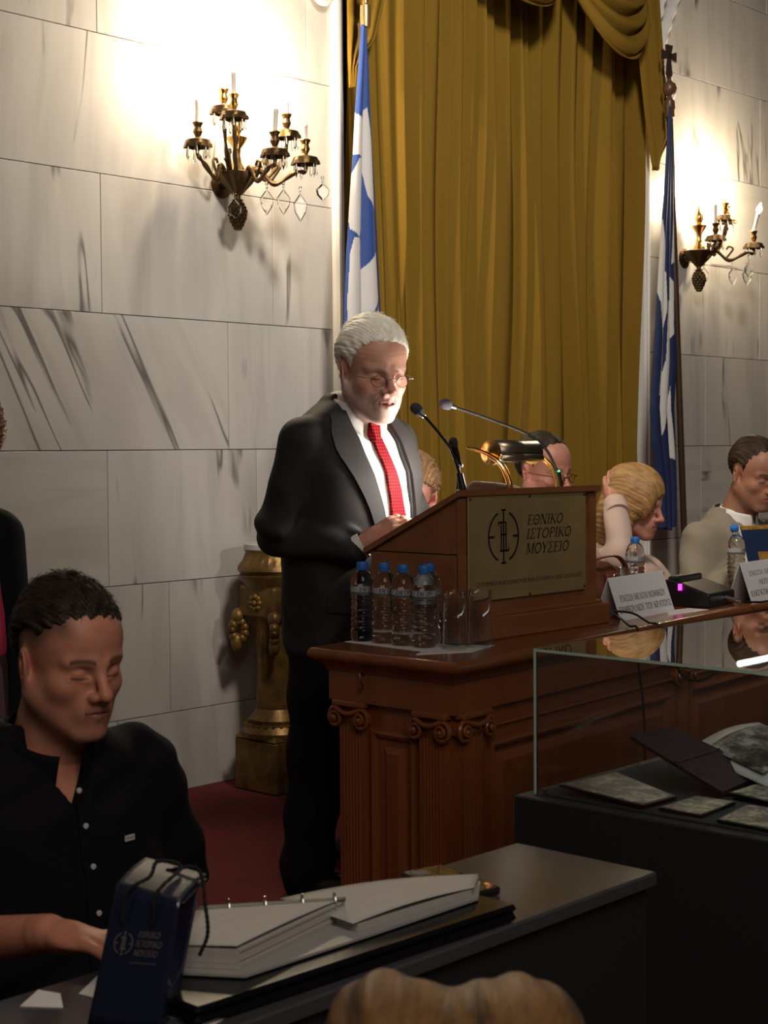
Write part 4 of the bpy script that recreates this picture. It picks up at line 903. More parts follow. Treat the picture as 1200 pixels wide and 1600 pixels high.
for s_ in (-1, 1):
    mb = MB(); mb.lathe([(.036, -.002), (.036, .002), (.02, .005), (.008, .012)], 20, M=Matrix.Translation((s_ * .096, .075, .108)) @ Matrix.Rotation(s_ * pi / 2, 4, 'Y')); mb.build('end_scroll', GOLD, lam, True)
mb = MB(); mb.tube([(-.08, .08, .108), (.08, .08, .108)], .008, 10); mb.build('tube_bulb', mat('lamp_tube', (1, 1, 1), .3, emit=((1.0, .93, .82), 14)), lam, True)
l = light('reading_lamp_light', 'AREA', (3.52, 2.79, 1.262), 8.5, (1.0, .93, .84), .17, (3.33, 3.15, 1.10), .05)
PAPER = mat('paper', (.82, .81, .79), .7)
mb = MB(); mb.grid(lambda u, v: (3.27 + .21 * u + .02 * v, 2.71 + .27 * v, 1.173 - .4485 * (.27 * v + .012) + .006 + .028 * exp(-((v - .05) / .22) ** 2) * (1 - u) ** .5), 14, 20); o = mb.build('speech_paper', PAPER, None, True, fix=False)
md = o.modifiers.new('s', 'SOLIDIFY'); md.thickness = .0012; tag(o, 'curling white sheet of speech notes lit by the lamp on the lectern', 'paper')
mb = MB(); mb.grid(lambda u, v: (3.47 + .2 * u, 2.73 + .25 * v, 1.173 - .4485 * (.25 * v + .03) + .006 + .004 * sin(3 * u)), 10, 10); o = mb.build('speech_paper.001', PAPER, None, True, fix=False)
md = o.modifiers.new('s', 'SOLIDIFY'); md.thickness = .0012; tag(o, 'flat white sheet beneath the lamp at the right of the lectern slope', 'paper')
# ================= bottles, glasses, cards =================
WATER = mat('bottled_water', (.97, .99, 1), .015, trans=1.0, ior=1.33); GLASS = mat('clear_glass', (1, 1, 1), .01, trans=1.0, ior=1.46)
CAPB = mat('blue_cap', (.03, .19, .62), .45); LABEL = mat('label_film', (.42, .43, .45), .4); LBAND = mat('label_grey', (.10, .11, .12), .4)
def bottle():
    t = thing('water_bottle', 'x', 'bottle'); pr = [(.024, .0), (.030, .003), (.0325, .012), (.0325, .030)]
    z = .030
    while z < .112: pr += [(.0315, z + .003), (.0288, z + .007), (.0315, z + .011), (.0325, z + .014)]; z += .0155
    pr += [(.0325, .125), (.0315, .126), (.0315, .150), (.0325, .152), (.0322, .160), (.030, .170), (.025, .182), (.018, .191), (.0135, .196), (.0125, .200), (.0125, .206), (.0, .207)]
    mb = MB(); mb.lathe(pr, 28, ripple=lambda a, i: .012 * sin(5 * a + i * .6) * (3 < i < 26)); mb.build('bottle_body', WATER, t, True, sharp=60)
    mb = MB(); mb.lathe([(.0145, .196), (.015, .197), (.015, .211), (.0135, .2135), (.0, .2135)], 30, ripple=lambda a, i: .02 * (sin(30 * a) > 0) * (0 < i < 3)); mb.build('cap', CAPB, t, True)
    mb = MB(); mb.lathe([(.0145, .191), (.0155, .1925), (.0155, .195), (.0145, .196)], 20); mb.build('cap_ring', CAPB, t, True)
    mb = MB(); mb.lathe([(.0322, .127), (.0322, .149)], 28, caps=False); lb = mb.build('label', LABEL, t, True)
    mb = MB(); mb.lathe([(.0324, .1275), (.0324, .1345)], 28, caps=False); mb.build('label_band', LBAND, lb, True)
    me = glyph_mesh('ΖΑΓΟΡΙ', 0, 1.5); me.transform(Matrix.Translation((-.0215, -.0045, 0)) @ Matrix.Diagonal((.0098, .0105, 1, 1))); v = np.empty(len(me.vertices) * 3, np.float32); me.vertices.foreach_get('co', v); v = v.reshape(-1, 3).copy()
    a = v[:, 0] / .0327 - pi / 2; zz = v[:, 1] + .1415; v[:, 0] = .0329 * np.cos(a); v[:, 1] = .0329 * np.sin(a); v[:, 2] = zz; me.vertices.foreach_set('co', v.ravel()); link('lettering', me, mat('ink', (.01, .012, .03), .5), lb, False)
    return t
b0 = bottle(); first = True
for x_, y_, rz, lab, grp in [(3.047, 2.918, -62, 'leftmost of the five blue-capped water bottles on the bench end', 'water bottles beside the lectern'), (3.052, 2.842, -75, 'second blue-capped water bottle from the left on the bench end', 'water bottles beside the lectern'),
        (3.048, 2.770, -85, 'third blue-capped water bottle from the left on the bench end', 'water bottles beside the lectern'), (3.052, 2.700, -85, 'front right water bottle of the five, nearest the upturned glasses', 'water bottles beside the lectern'),
        (3.110, 2.735, -60, 'rear right water bottle half hidden behind the front one beside the lectern', 'water bottles beside the lectern'),
        (4.452, 2.985, -40, 'water bottle standing before the blonde woman behind the name card', 'water bottles among the panel'), (5.02, 2.93, -30, 'open water bottle with tilted cap before the man in the beige suit', 'water bottles among the panel')]:
    c = b0 if first else copy_tree(b0); first = False
    c.location = (x_, y_, DZ + .001); c.rotation_euler = (0, 0, radians(rz + 40)); c['label'] = lab; c['group'] = grp
for ch in c.children:
    if ch.name.startswith('cap') and not ch.name.startswith('cap_ring'): ch.rotation_euler = (radians(0), radians(-28), 0); ch.location = (.078, 0, .040)
def tumbler(name, x, y, h, r0_, r1_, up, label, grp):
    """r0_ at the foot, r1_ at the rim"""
    pr = [(0, 0), (r0_, 0), (r0_ * 1.02, .004), (r1_, h), (r1_ - .0016, h), (r0_ - .002, .016), (0, .014)]
    M = Matrix.Identity(4) if up else Matrix.Translation((0, 0, h)) @ Matrix.Rotation(pi, 4, 'X')
    t = thing(name, label, 'glass', (x, y, DZ + .001), 0, grp); mb = MB(); mb.lathe(pr, 32, M=M, ripple=lambda a, i: .012 * cos(8 * a) * (0 < i < 6)); mb.build('glass_wall', GLASS, t, True, sharp=40); return t
tumbler('tumbler', 3.078, 2.617, .15, .029, .033, False, 'left upturned tall glass on the paper napkin by the lectern', 'upturned glasses beside the lectern')
tumbler('tumbler.001', 3.148, 2.590, .15, .029, .033, False, 'right upturned tall glass on the paper napkin by the lectern', 'upturned glasses beside the lectern')
tumbler('tumbler.002', 4.60, 3.0, .085, .027, .031, True, 'small glass with printed mark beside the blonde woman\'s bottle', 'drinking glasses among the panel')
tumbler('tumbler.003', 5.20, 2.90, .105, .028, .034, True, 'drinking glass before the suited man at the right edge', 'drinking glasses among the panel')
def sheet(name, pts, z, label, cat='napkin', m=None):
    mb = MB(); mb.prism(pts, z, z + .0016); o = mb.build(name, m or PAPER); return tag(o, label, cat)
sheet('napkin', [(2.985, 2.66), (3.13, 2.62), (3.15, 2.93), (3.005, 2.945)], DZ - .0005, 'white paper napkin spread under the five bottles')
sheet('napkin.001', [(2.93, 2.62), (3.06, 2.545), (3.20, 2.585), (3.16, 2.655), (3.0, 2.655)], DZ - .0003, 'white paper napkin under the upturned glasses')
sheet('paper_slip', [(4.10, 2.625), (4.33, 2.625), (4.33, 2.70), (4.22, 2.71)], DZ - .0005, 'white slip of paper on the bench between name card and microphone base', 'paper')
INK = mat('black_ink', (.02, .02, .02), .6); CARD = mat('card_white', (.84, .84, .88), .5)
def card(name, a, b, h, lean, label, lines, sizes):
    a = Vector(a); b = Vector(b); u = (b - a).normalized(); n = Vector((u.y, -u.x, 0)); L_ = (b - a).length
    t = thing(name, label, 'name card', a + Vector((0, 0, DZ)), math.atan2(u.y, u.x), 'name cards on the bench'); mb = MB()
    mb.prism([(0, 0), (.0015, 0), (lean, h - .001), (2 * lean - .0015, 0), (2 * lean, 0), (lean + .0007, h + .0015), (lean - .0007, h + .0015)], 0, L_, Matrix(((0, 0, 1, 0), (1, 0, 0, 0), (0, 1, 0, 0), (0, 0, 0, 1))))
    cd_ = mb.build('folded_card', CARD, t); th = math.atan2(lean, h); hh = sqrt(h * h + lean * lean)
    M = Matrix.Translation((0, -.0012, 0)) @ Matrix.Rotation(pi / 2 - th, 4, 'X')
    for (tx, x0, x1, z0, z1) in lines: text_fit(tx, x0 * L_, x1 * L_, z0 * hh, z1 * hh, M, INK, cd_, shear=0)
    return t
card('name_card', (3.885, 2.655, 0), (4.235, 2.69, 0), .125, .045, 'white folded name card beside the lectern before the blonde woman', [('ΕΝΩΣΗ ΜΕΛΩΝ ΝΟΜΙΚΟΥ', .10, .93, .42, .58), ('ΣΥΜΒΟΥΛΙΟΥ ΤΟΥ ΚΡΑΤΟΥΣ', .03, .97, .16, .32)], None)
card('name_card.001', (4.60, 2.625, 0), (4.98, 2.66, 0), .13, .045, 'white folded name card at the right edge beside the microphone base', [('ΕΝΩΣΗ ΔΙΚΑΣΤΙΚΩΝ', .12, .92, .66, .78), ('ΛΕΙΤΟΥΡΓΩΝ', .25, .80, .42, .55), ('ΕΛΕΓΚΤΙΚΟΥ ΣΥΝΕΔΡΙΟΥ', .04, .96, .16, .30)], None)
# conference microphone base
t = thing('conference_unit', 'black wedge-shaped conference microphone base with a pink light', 'microphone base', (4.45, 2.735, DZ), radians(8))
mb = MB(); xprism(mb, [(-.08, 0), (.08, 0), (.08, .085), (.055, .09), (-.08, .045)], -.10, .11); o = mb.build('housing', BLACK, t)
md = o.modifiers.new('b', 'BEVEL'); md.width = .006; md.segments = 2
mb = MB(); mb.box((-.09, .03, .07), (.10, .07, .098), .006); mb.build('speaker_ridge', BLACK, t)
mb = MB(); mb.tube([(-.104, .02, .055), (-.104, .02, .075)], .006, 10); mb.build('pink_light', mat('pink_light', (1, .05, .6), .3, emit=((1, .02, .55), 7)), t, True)
mb = MB(); mb.tube([(.03, -.08, .025), (.03, -.135, .012)], .008, 12); mb.build('plug', STEEL, t, True)
CAB = mat('black_cable', (.01, .01, .01), .45)
def cable(pts, label, r=.0035):
    mb = MB(); mb.tube(bez(pts, 10), r, 8); return tag(mb.build('cable', CAB, None, True), label, 'cable')
cable([(3.86, 2.80, .79), (3.87, 2.70, .80), (3.80, 2.60, .79), (3.745, 2.53, .778), (3.74, 2.50, .772), (3.73, 2.495, .70), (3.745, 2.485, .55), (3.745, 2.48, .40), (3.745, 2.48, .04)], 'black cable leaving the lectern and hanging down the bench front')
cable([(3.862, 2.80, .785), (3.860, 2.68, .80), (3.862, 2.60, .80), (3.865, 2.545, .776), (3.868, 2.515, .772), (3.88, 2.505, .74), (3.95, 2.515, .66), (4.03, 2.53, .60), (4.14, 2.54, .575), (4.25, 2.552, .585)], 'black cable looping over the bench edge behind the glass case')
cable([(4.50, 2.60, .783), (4.56, 2.575, .78), (4.59, 2.552, .776), (4.60, 2.552, .70), (4.61, 2.552, .4)], 'black cable from the conference base dropping over the bench edge at the right')
# brown handbag
LEATH = mat('brown_leather', (.17, .06, .028), .42, noise=((20, 20, 20), .5, (.09, .03, .015)), bump=((80, 80, 80), .3, .002))
t = thing('handbag', 'brown leather handbag with metal rings standing on the bench behind the lectern', 'bag', (4.09, 2.90, DZ))
def bagf(P):
    d = ell(P, (0, 0, .06), (.17, .065, .075)); d = smin(d, ell(P, (-.02, 0, .11), (.14, .045, .05)), .05); d = smax(d, -P[:, 2] + .002, .01)
    return d + .004 * np.sin(P[:, 0] * 60 + 20 * P[:, 2]) * np.clip(P[:, 2] * 8, 0, 1)
sdf_obj('bag_body', bagf, (-.2, -.09, -.01), (.2, .09, .19), .006, LEATH, t)
mb = MB(); mb.tube(bez([(-.13, -.03, .12), (-.08, -.06, .165), (.02, -.07, .175), (.09, -.06, .14), (.10, -.065, .09)], 8), .009, 8, flat=.4); mb.tube(bez([(-.02, -.06, .12), (-.02, -.08, .06), (.02, -.085, .03)], 6), .008, 8, flat=.4); mb.build('strap', LEATH, t, True)
mb = MB()
for q in ((.10, -.068, .09), (.02, -.074, .105), (.07, -.075, .06), (.115, -.07, .125)):
    mb.tube([(q[0] + .014 * cos(a), q[1], q[2] + .014 * sin(a)) for a in np.linspace(0, 2 * pi, 15)], .0022, 6)
mb.box((.03, -.085, .11), (.06, -.078, .14), .002); mb.build('buckle', STEEL, t, True)
mb = MB(); mb.tube(bez([(.03, -.078, .10), (.03, -.095, .085), (.03, -.095, .02), (.03, -.08, .004)], 6), .006, 8); mb.build('dark_handle', BLACK, t, True)
# ================= glass display case =================
CASEB = mat('case_black', (.014, .015, .019), .65); CLOTHG = mat('case_cloth', (.055, .056, .06), .9)
PANE = mat('pane_glass', (.93, .98, .96), .0, trans=1.0, ior=1.46); EDGE = mat('pane_edge', (.45, .62, .55), .2, emit=None)
dc = thing('display_case', 'black display case with a clear glass top box holding old photographs', 'display case', (2.535, 1.20, 0))
W_, D_, zb, zt_ = 2.1, .745, .58, .88
mb = MB(); mb.box((-.03, -.03, 0), (W_ + .03, D_ + .03, zb), .003); mb.build('cabinet', CASEB, dc)
mb = MB(); mb.box((.008, .008, zb - .001), (W_ - .008, D_ - .008, zb + .004)); mb.build('lining', CLOTHG, dc)
g = .006
for nm, a, b in (('end_pane', (0, g, zb + .001), (g, D_ - g, zt_ - g)), ('end_pane', (W_ - g, g, zb + .001), (W_, D_ - g, zt_ - g)), ('side_pane', (0, 0, zb + .001), (W_, g, zt_ - g)), ('side_pane', (0, D_ - g, zb + .001), (W_, D_, zt_ - g)), ('top_pane', (0, 0, zt_ - g), (W_, D_, zt_))):
    mb = MB(); mb.box(a, b, .0006); mb.build(nm, PANE, dc)
for nm, a, b in (('polished_edge', (-.0006, D_ - g * .9, zb + .002), (g * .5, D_ + .0006, zt_ - .001)), ('polished_edge', (-.0008, 0, zt_ - g * .95), (.0006, D_, zt_ - .0002)), ('polished_edge', (0, D_ - .0006, zt_ - g * .95), (W_, D_ + .0008, zt_ - .0002))):
    mb = MB(); mb.box(a, b); mb.build(nm, EDGE, dc)
mb = MB(); mb.box((.004, D_ - .022, zb), (.018, D_ - .008, zb + .014), .002); mb.build('corner_lock', STEEL, dc)
mb = MB(); mb.tube([(.15, .36, zt_ - .018), (1.9, .36, zt_ - .018)], .006, 10); mb.build('bright_tube', mat('bright_tube', (1, 1, 1), .3, emit=((.85, .93, 1.0), 7)), dc, True)  # emissive white tube hung just under the top pane
def photo_mat(name, seed, sc=26, hi=(.50, .47, .41), lo=(.035, .03, .025)):
    m = mat(name, hi, .28); nt = m.node_tree; N = nt.nodes; L = nt.links; tc = N.new('ShaderNodeTexCoord'); mp = N.new('ShaderNodeMapping'); mp.inputs['Location'].default_value = (seed, seed * 2, 0)
    L.new(tc.outputs['Object'], mp.inputs['Vector']); t = N.new('ShaderNodeTexNoise'); t.inputs['Scale'].default_value = sc; t.inputs['Detail'].default_value = 9; t.inputs['Roughness'].default_value = .72; L.new(mp.outputs[0], t.inputs['Vector'])
    r = N.new('ShaderNodeValToRGB'); e = r.color_ramp.elements; e[0].position = .42; e[0].color = (*lo, 1); e[1].position = .58; e[1].color = (*hi, 1); x = e.new(.5); x.color = (.16, .145, .12, 1); L.new(t.outputs['Fac'], r.inputs['Fac']); L.new(r.outputs['Color'], N['Principled BSDF'].inputs['Base Color']); return m
def quad_thing(name, pts, th, m, label, cat, group=None, border=None, sub=None):
    c = np.mean(np.array(pts), 0); t = thing(name, label, cat, tuple(c), 0, group); P_l = [Vector(p) - Vector(c) for p in pts]
    mb = MB(); lo = [p - Vector((0, 0, th)) for p in P_l]; mb.add(P_l + lo, [(0, 1, 2, 3), (7, 6, 5, 4)] + [(i, 4 + i, 4 + (i + 1) % 4, (i + 1) % 4) for i in range(4)]); mb.build('mount', border or BLACK, t)
    k = .93; mb = MB(); q = [p * k + Vector((0, 0, .0008)) for p in P_l]; mb.add(q + [p - Vector((0, 0, .001)) for p in q], [(0, 1, 2, 3), (7, 6, 5, 4)] + [(i, 4 + i, 4 + (i + 1) % 4, (i + 1) % 4) for i in range(4)]); mb.build('print', m, t); return t
gp = 'photographs in the display case'; zq = zb + .005
def wedge(name, pts, h0, h1, parent_label): pass
quad_thing('old_photograph', [(2.560, 1.897, .604), (2.765, 1.903, .598), (2.669, 1.690, .592), (2.55, 1.690, .594)], .005, photo_mat('battle_print', 1.0, 13), 'large old photograph of a crowd of figures at the left end of the case', 'photograph', gp)
quad_thing('old_photograph.001', [(2.564, 1.664, .592), (2.694, 1.659, .594), (2.705, 1.577, .592), (2.567, 1.571, .590)], .005, photo_mat('group_print', 3.7, 40, (.36, .33, .28)), 'small dark old photograph in front of the tilted brown board', 'photograph', gp)
quad_thing('old_photograph.002', [(2.552, 1.528, .592), (2.69, 1.544, .594), (2.71, 1.43, .592), (2.55, 1.41, .590)], .005, photo_mat('street_print', 6.1, 30, (.55, .51, .43)), 'pale old photograph nearest the front of the case at the right edge', 'photograph', gp)
quad_thing('old_photograph.003', [(2.743, 1.615, .598), (2.93, 1.612, .600), (2.93, 1.527, .596), (2.739, 1.527, .594)], .008, photo_mat('field_print', 8.2, 36, (.40, .37, .31)), 'greyish old photograph just right of the tilted brown board', 'photograph', gp)
t = thing('curved_print', 'large white-bordered curling photograph raised at the right of the case', 'photograph', (2.98, 1.69, .642), 0, gp)
mb = MB(); mb.grid(lambda u, v: (-.14 + .30 * u + .03 * v, -.11 + .21 * v, -.045 + .045 * v + .015 * sin(pi * u) + .02 * u), 16, 10); o = mb.build('sheet', mat('print_white', (.62, .60, .56), .4), t, True, fix=False); md = o.modifiers.new('s', 'SOLIDIFY'); md.thickness = .002
mb = MB(); mb.grid(lambda u, v: (-.11 + .24 * u + .03 * v, -.08 + .15 * v, -.0405 + .008 + .045 * v * .72 + .015 * sin(pi * (.1 + .8 * u)) + .016 * u + .002), 16, 10); o = mb.build('image', photo_mat('curl_print', 11.0, 12), t, True, fix=False); md = o.modifiers.new('s', 'SOLIDIFY'); md.thickness = .001
mb = MB(); mb.box((-.12, -.03, -.056), (.13, .03, -.046)); mb.build('support_block', CLOTHG, t)
BRD = mat('board_brown', (.045, .022, .02), .6, bump=((90, 90, 90), .8, .004), noise=((70, 70, 70), .8, (.025, .012, .012)))
t = thing('tilted_board', 'dark brown textured board propped up on clear legs inside the case', 'board', (2.80, 1.73, .63))
Pq = [Vector(p) - Vector((2.80, 1.73, .63)) for p in [(2.717, 1.833, .69), (2.86, 1.822, .69), (2.944, 1.642, .604), (2.731, 1.623, .600)]]
mb = MB(); mb.add(Pq + [p - Vector((0, 0, .008)) for p in Pq], [(0, 1, 2, 3), (7, 6, 5, 4)] + [(i, 4 + i, 4 + (i + 1) % 4, (i + 1) % 4) for i in range(4)]); mb.build('board', BRD, t)
mb = MB(); q0 = [a.lerp(b, k) for a, b, k in ((Pq[0], Pq[3], .5), (Pq[1], Pq[2], .5))]; mb.tube([q0[0] + Vector((0, 0, .001)), q0[1] + Vector((0, 0, .001))], .0022, 6); mb.build('spine_ridge', BRD, t)
for x_, y_ in ((-.07, .09), (.04, .085)): mb = MB(); mb.tube([(x_, y_, .048), (x_, y_, -.045)], .0025, 8); mb.build('clear_leg', PANE, t, True)
# ================= long dark table in the foreground =================
TBL = mat('table_dark', (.062, .066, .078), .20, noise=((4, 40, 4), .4, (.05, .05, .054)), spec=.7, bump=((12, 90, 12), .05, .001)); TZ = .66
tb = thing('table', 'long narrow dark glossy table holding the binder and gift bag', 'table', (.9, 1.405, 0))
mb = MB(); mb.box((-1.0, -.132, TZ - .022), (1.057, .132, TZ), .003); o = mb.build('table_top', TBL, tb)
mb = MB(); mb.box((-.98, -.120, .06), (1.045, .120, TZ - .022)); mb.build('body_panel', CASEB, tb)
mb = MB(); mb.box((-.97, -.105, 0), (1.03, .105, .06)); mb.build('plinth', CASEB, tb)
GBLK = mat('gloss_black', (.004, .004, .005), .16, spec=.35)
t = thing('flat_case', 'flat glossy black case lying under the open ring binder', 'case', (1.36, 1.36, TZ))
Mq = Matrix.Rotation(radians(-2), 4, 'Z'); mb = MB(); mb.box((-.27, -.075, .001), (.27, .060, .013), .005, Mq); mb.build('lower_shell', GBLK, t)
mb = MB(); mb.box((-.27, -.075, .0135), (.27, .060, .024), .005, Mq); mb.build('lid', GBLK, t)
# ring binder
bd = thing('ring_binder', 'open ring binder full of printed pages with silver rings on the dark table', 'binder', (1.35, 1.41, TZ + .026))
def lq(pts, z0, z1, dx=1.35, dy=1.41):
    return [(x - dx, y - dy) for x, y in pts], z0, z1
PG = mat('page_stack', (.52, .50, .47), .75, noise=((6, 6, 900), .5, (.38, .365, .34))); PGT = mat('printed_page', (.56, .545, .51), .75, noise=((10, 160, 10), .35, (.46, .445, .415)))
cov = [(1.135, 1.40), (1.272, 1.515), (1.44, 1.50), (1.665, 1.372), (1.60, 1.322), (1.40, 1.322), (1.185, 1.325)]
mb = MB(); a, z0, z1 = lq(cov, 0, .003); mb.prism(a[::-1], z0, z1); mb.build('cover', mat('cover_grey', (.33, .33, .32), .5), bd)
st = [(1.151, 1.408), (1.269, 1.500), (1.417, 1.392), (1.193, 1.343)]
for k in range(7):
    j = .0008 * sin(k * 2.3); mb = MB(); a, _, _ = lq([(x + j, y - j) for x, y in st], 0, 0); mb.prism(a[::-1], .0035 + k * .0034, .0035 + (k + 1) * .0034 - .0002); mb.build('page_block', PG, bd)
def topsheet(name, q, z, dz, m):
    q = [Vector((x - 1.35, y - 1.41)) for x, y in q]
    mb = MB(); mb.grid(lambda u, v: (*((q[0] * (1 - u) + q[1] * u) * (1 - v) + (q[3] * (1 - u) + q[2] * u) * v), z + dz(u, v)), 16, 10); o = mb.build(name, m, bd, True, fix=False); md = o.modifiers.new('s', 'SOLIDIFY'); md.thickness = .0006; return o
topsheet('top_page', [(1.149, 1.410), (1.267, 1.502), (1.419, 1.394), (1.190, 1.344)], .0285, lambda u, v: .002 * sin(3 * u) + .003 * v * (1 - u), PGT)
rt = [(1.405, 1.480), (1.655, 1.368), (1.60, 1.335), (1.385, 1.340)]
for k in range(3): mb = MB(); a, _, _ = lq([(x + .001 * k, y) for x, y in rt], 0, 0); mb.prism(a[::-1], .0035 + k * .003, .0035 + (k + 1) * .003 - .0004); mb.build('page_block', PG, bd)
topsheet('top_page', [(1.39, 1.485), (1.660, 1.372), (1.605, 1.333), (1.378, 1.34)], .0135, lambda u, v: .009 * sin(pi * min(1, u * .9 + .1)) * (1 - .4 * v), PGT)
topsheet('green_divider', [(1.255, 1.492), (1.41, 1.383), (1.418, 1.392), (1.268, 1.502)], .0305, lambda u, v: 0, mat('divider_green', (.10, .13, .08), .6))
for x_, y_ in ((1.292, 1.474), (1.330, 1.448), (1.368, 1.420), (1.402, 1.396)):
    mb = MB(); mb.tube([(x_ - 1.35 + .012 * cos(a) * .6, y_ - 1.41 + .012 * cos(a) * .8, .024 + .015 * sin(a)) for a in np.linspace(-.3, pi + .3, 14)], .0011, 6); mb.build('binder_ring', STEEL, bd, True)
# phone
t = thing('phone', 'phone in a transparent case with a brown floral back beyond the binder', 'phone', (1.69, 1.45, TZ))
Mp = Matrix.Rotation(radians(-14), 4, 'Z'); mb = MB(); mb.box((-.035, -.072, .001), (.035, .072, .010), .003, Mp); mb.build('phone_body', BLACK, t)
mb = MB(); mb.box((-.0335, -.0705, .0098), (.0335, .0705, .0112), .0005, Mp); mb.build('patterned_back', mat('floral_back', (.26, .17, .085), .35, noise=((70, 70, 70), .9, (.05, .035, .02))), t)
mb = MB(); mb.box((-.037, -.074, .0008), (.037, .074, .0125), .003, Mp); mb.build('clear_case', GLASS, t)
mb = MB(); mb.box((-.028, .035, .0112), (-.004, .062, .0128), .001, Mp); mb.build('camera_island', BLACK, t)
mb = MB(); mb.prism([(1.069, 1.484), (1.10, 1.290), (1.135, 1.30), (1.125, 1.52)][::1], TZ + .0004, TZ + .0014); tag(mb.build('loose_sheet', PAPER), 'white sheet of paper lying partly under the gift bag', 'paper')
mb = MB(); mb.prism([(1.00, 1.50), (1.03, 1.46), (1.055, 1.50), (1.045, 1.53)], TZ + .0004, TZ + .0014); tag(mb.build('loose_sheet.001', PAPER), 'small white slip of paper left of the gift bag by the man\'s arm', 'paper')
# gift bag
NB = mat('navy_paper', (.008, .011, .032), .22, spec=.7, coat=.3); NBI = mat('bag_flap', (.022, .026, .045), .5); ROPE = mat('black_rope', (.006, .006, .008), .8, bump=((800, 800, 800), 1, .002)); SIL = mat('silver_print', (.32, .27, .26), .35, metal=.6)
gb = thing('gift_bag', 'dark navy glossy paper gift bag with rope handles and silver lettering', 'bag', (1.07, 1.37, TZ + .001)); O_ = Vector((1.07, 1.37, TZ + .001))
fl_, fr2 = Vector((1.019, 1.398, TZ + .001)) - O_, Vector((1.058, 1.322, TZ + .001)) - O_; bk_ = Vector((.052, .036, 0))
tl, tr = Vector((1.066, 1.404, .806)) - O_, Vector((1.092, 1.326, .795)) - O_; tbk = Vector((.072, .040, .004))
def bag_face(name, a, b, c, d, bulge, n=14, m=None):
    nn = (b - a).cross(d - a).normalized(); mb = MB()
    mb.grid(lambda u, v: (a * (1 - u) + b * u) * (1 - v) + (d * (1 - u) + c * u) * v + nn * bulge(u, v), n, n); o = mb.build(name, m or NB, gb, True, fix=False); md = o.modifiers.new('s', 'SOLIDIFY'); md.thickness = .0007; return o
bag_face('front_panel', fl_, fr2, tr, tl, lambda u, v: .0008 * sin(pi * u) * sin(pi * v))
bag_face('gusset', fr2, fr2 + bk_, tr + tbk * .75, tr, lambda u, v: -.020 * (1 - abs(2 * u - 1)) * min(1, v * 1.6) + .006 * sin(9 * v) * sin(pi * u))
bag_face('back_panel', fl_ + bk_, fr2 + bk_, tr + tbk * .75, tl + tbk, lambda u, v: 0)
bag_face('gusset', fl_, fl_ + bk_, tl + tbk * .75, tl, lambda u, v: .018 * (1 - abs(2 * u - 1)) * v)
bag_face('base', fl_, fr2, fr2 + bk_, fl_ + bk_, lambda u, v: 0)
bag_face('folded_top', tl, tr, tr + tbk + Vector((0, 0, .004)), tl + tbk + Vector((0, 0, .004)), lambda u, v: .003 * sin(pi * v), m=NBI)
bag_face('folded_top', tl + Vector((.01, .006, -.004)), tr + Vector((.01, .006, -.006)), tr + tbk * 1.02 + Vector((0, 0, -.002)), tl + tbk, lambda u, v: 0, m=NBI)
up = (tl - fl_).normalized(); across = (fr2 - fl_).normalized(); nrm = across.cross(up).normalized()
FB = Matrix((( across.x, up.x, nrm.x, 0), (across.y, up.y, nrm.y, 0), (across.z, up.z, nrm.z, 0), (0, 0, 0, 1))); FB = Matrix.Translation(fl_ + nrm * .0055) @ FB
for tx, x0, x1, z0, z1 in (('ΕΘΝΙΚΟ', .040, .066, .096, .103), ('ΙΣΤΟΡΙΚΟ', .039, .070, .086, .093), ('ΜΟΥΣΕΙΟ', .0385, .067, .076, .083), ('Ιστορική και Εθνολογική Εταιρεία της Ελλάδος', .036, .068, .0675, .070)): text_fit(tx, x0, x1, z0, z1, FB, SIL, gb)
emblem(.0245, .0885, .0108, FB, SIL, gb)
for k, (c1, h_, offn) in enumerate(((tl.lerp(tr, .45), .03, 0), (tl.lerp(tr, .55) + tbk * .8, .02, 1))):
    a = c1 - across * .018 + nrm * .004; b = c1 + across * .018 + nrm * .004
    if k == 0: pts = [a - up * .035, a - up * .002 + nrm * .004, c1 + tbk * .15 + Vector((0, 0, .012)), c1 + tbk * .45 + Vector((0, 0, .022)), c1 + tbk * .7 + across * .02 + Vector((0, 0, .010)), b + nrm * .004, b - up * .035]
    else: pts = [a + Vector((.004, -.01, .004)), c1 + across * .03 + Vector((0, 0, .008)), tr + tbk * .5 + across * .014 + Vector((0, 0, -.02)), tr + tbk * .5 + across * .016 + Vector((0, 0, -.05)), tr + tbk * .5 + across * .006 + Vector((0, 0, -.075))]
    bz = bez([tuple(p) for p in pts], 14); mb = MB(); mb.tube(bz, [.0022 * (1 + .22 * sin(i * 2.2)) for i in range(len(bz))], 8); mb.build('rope_handle', ROPE, gb, True)
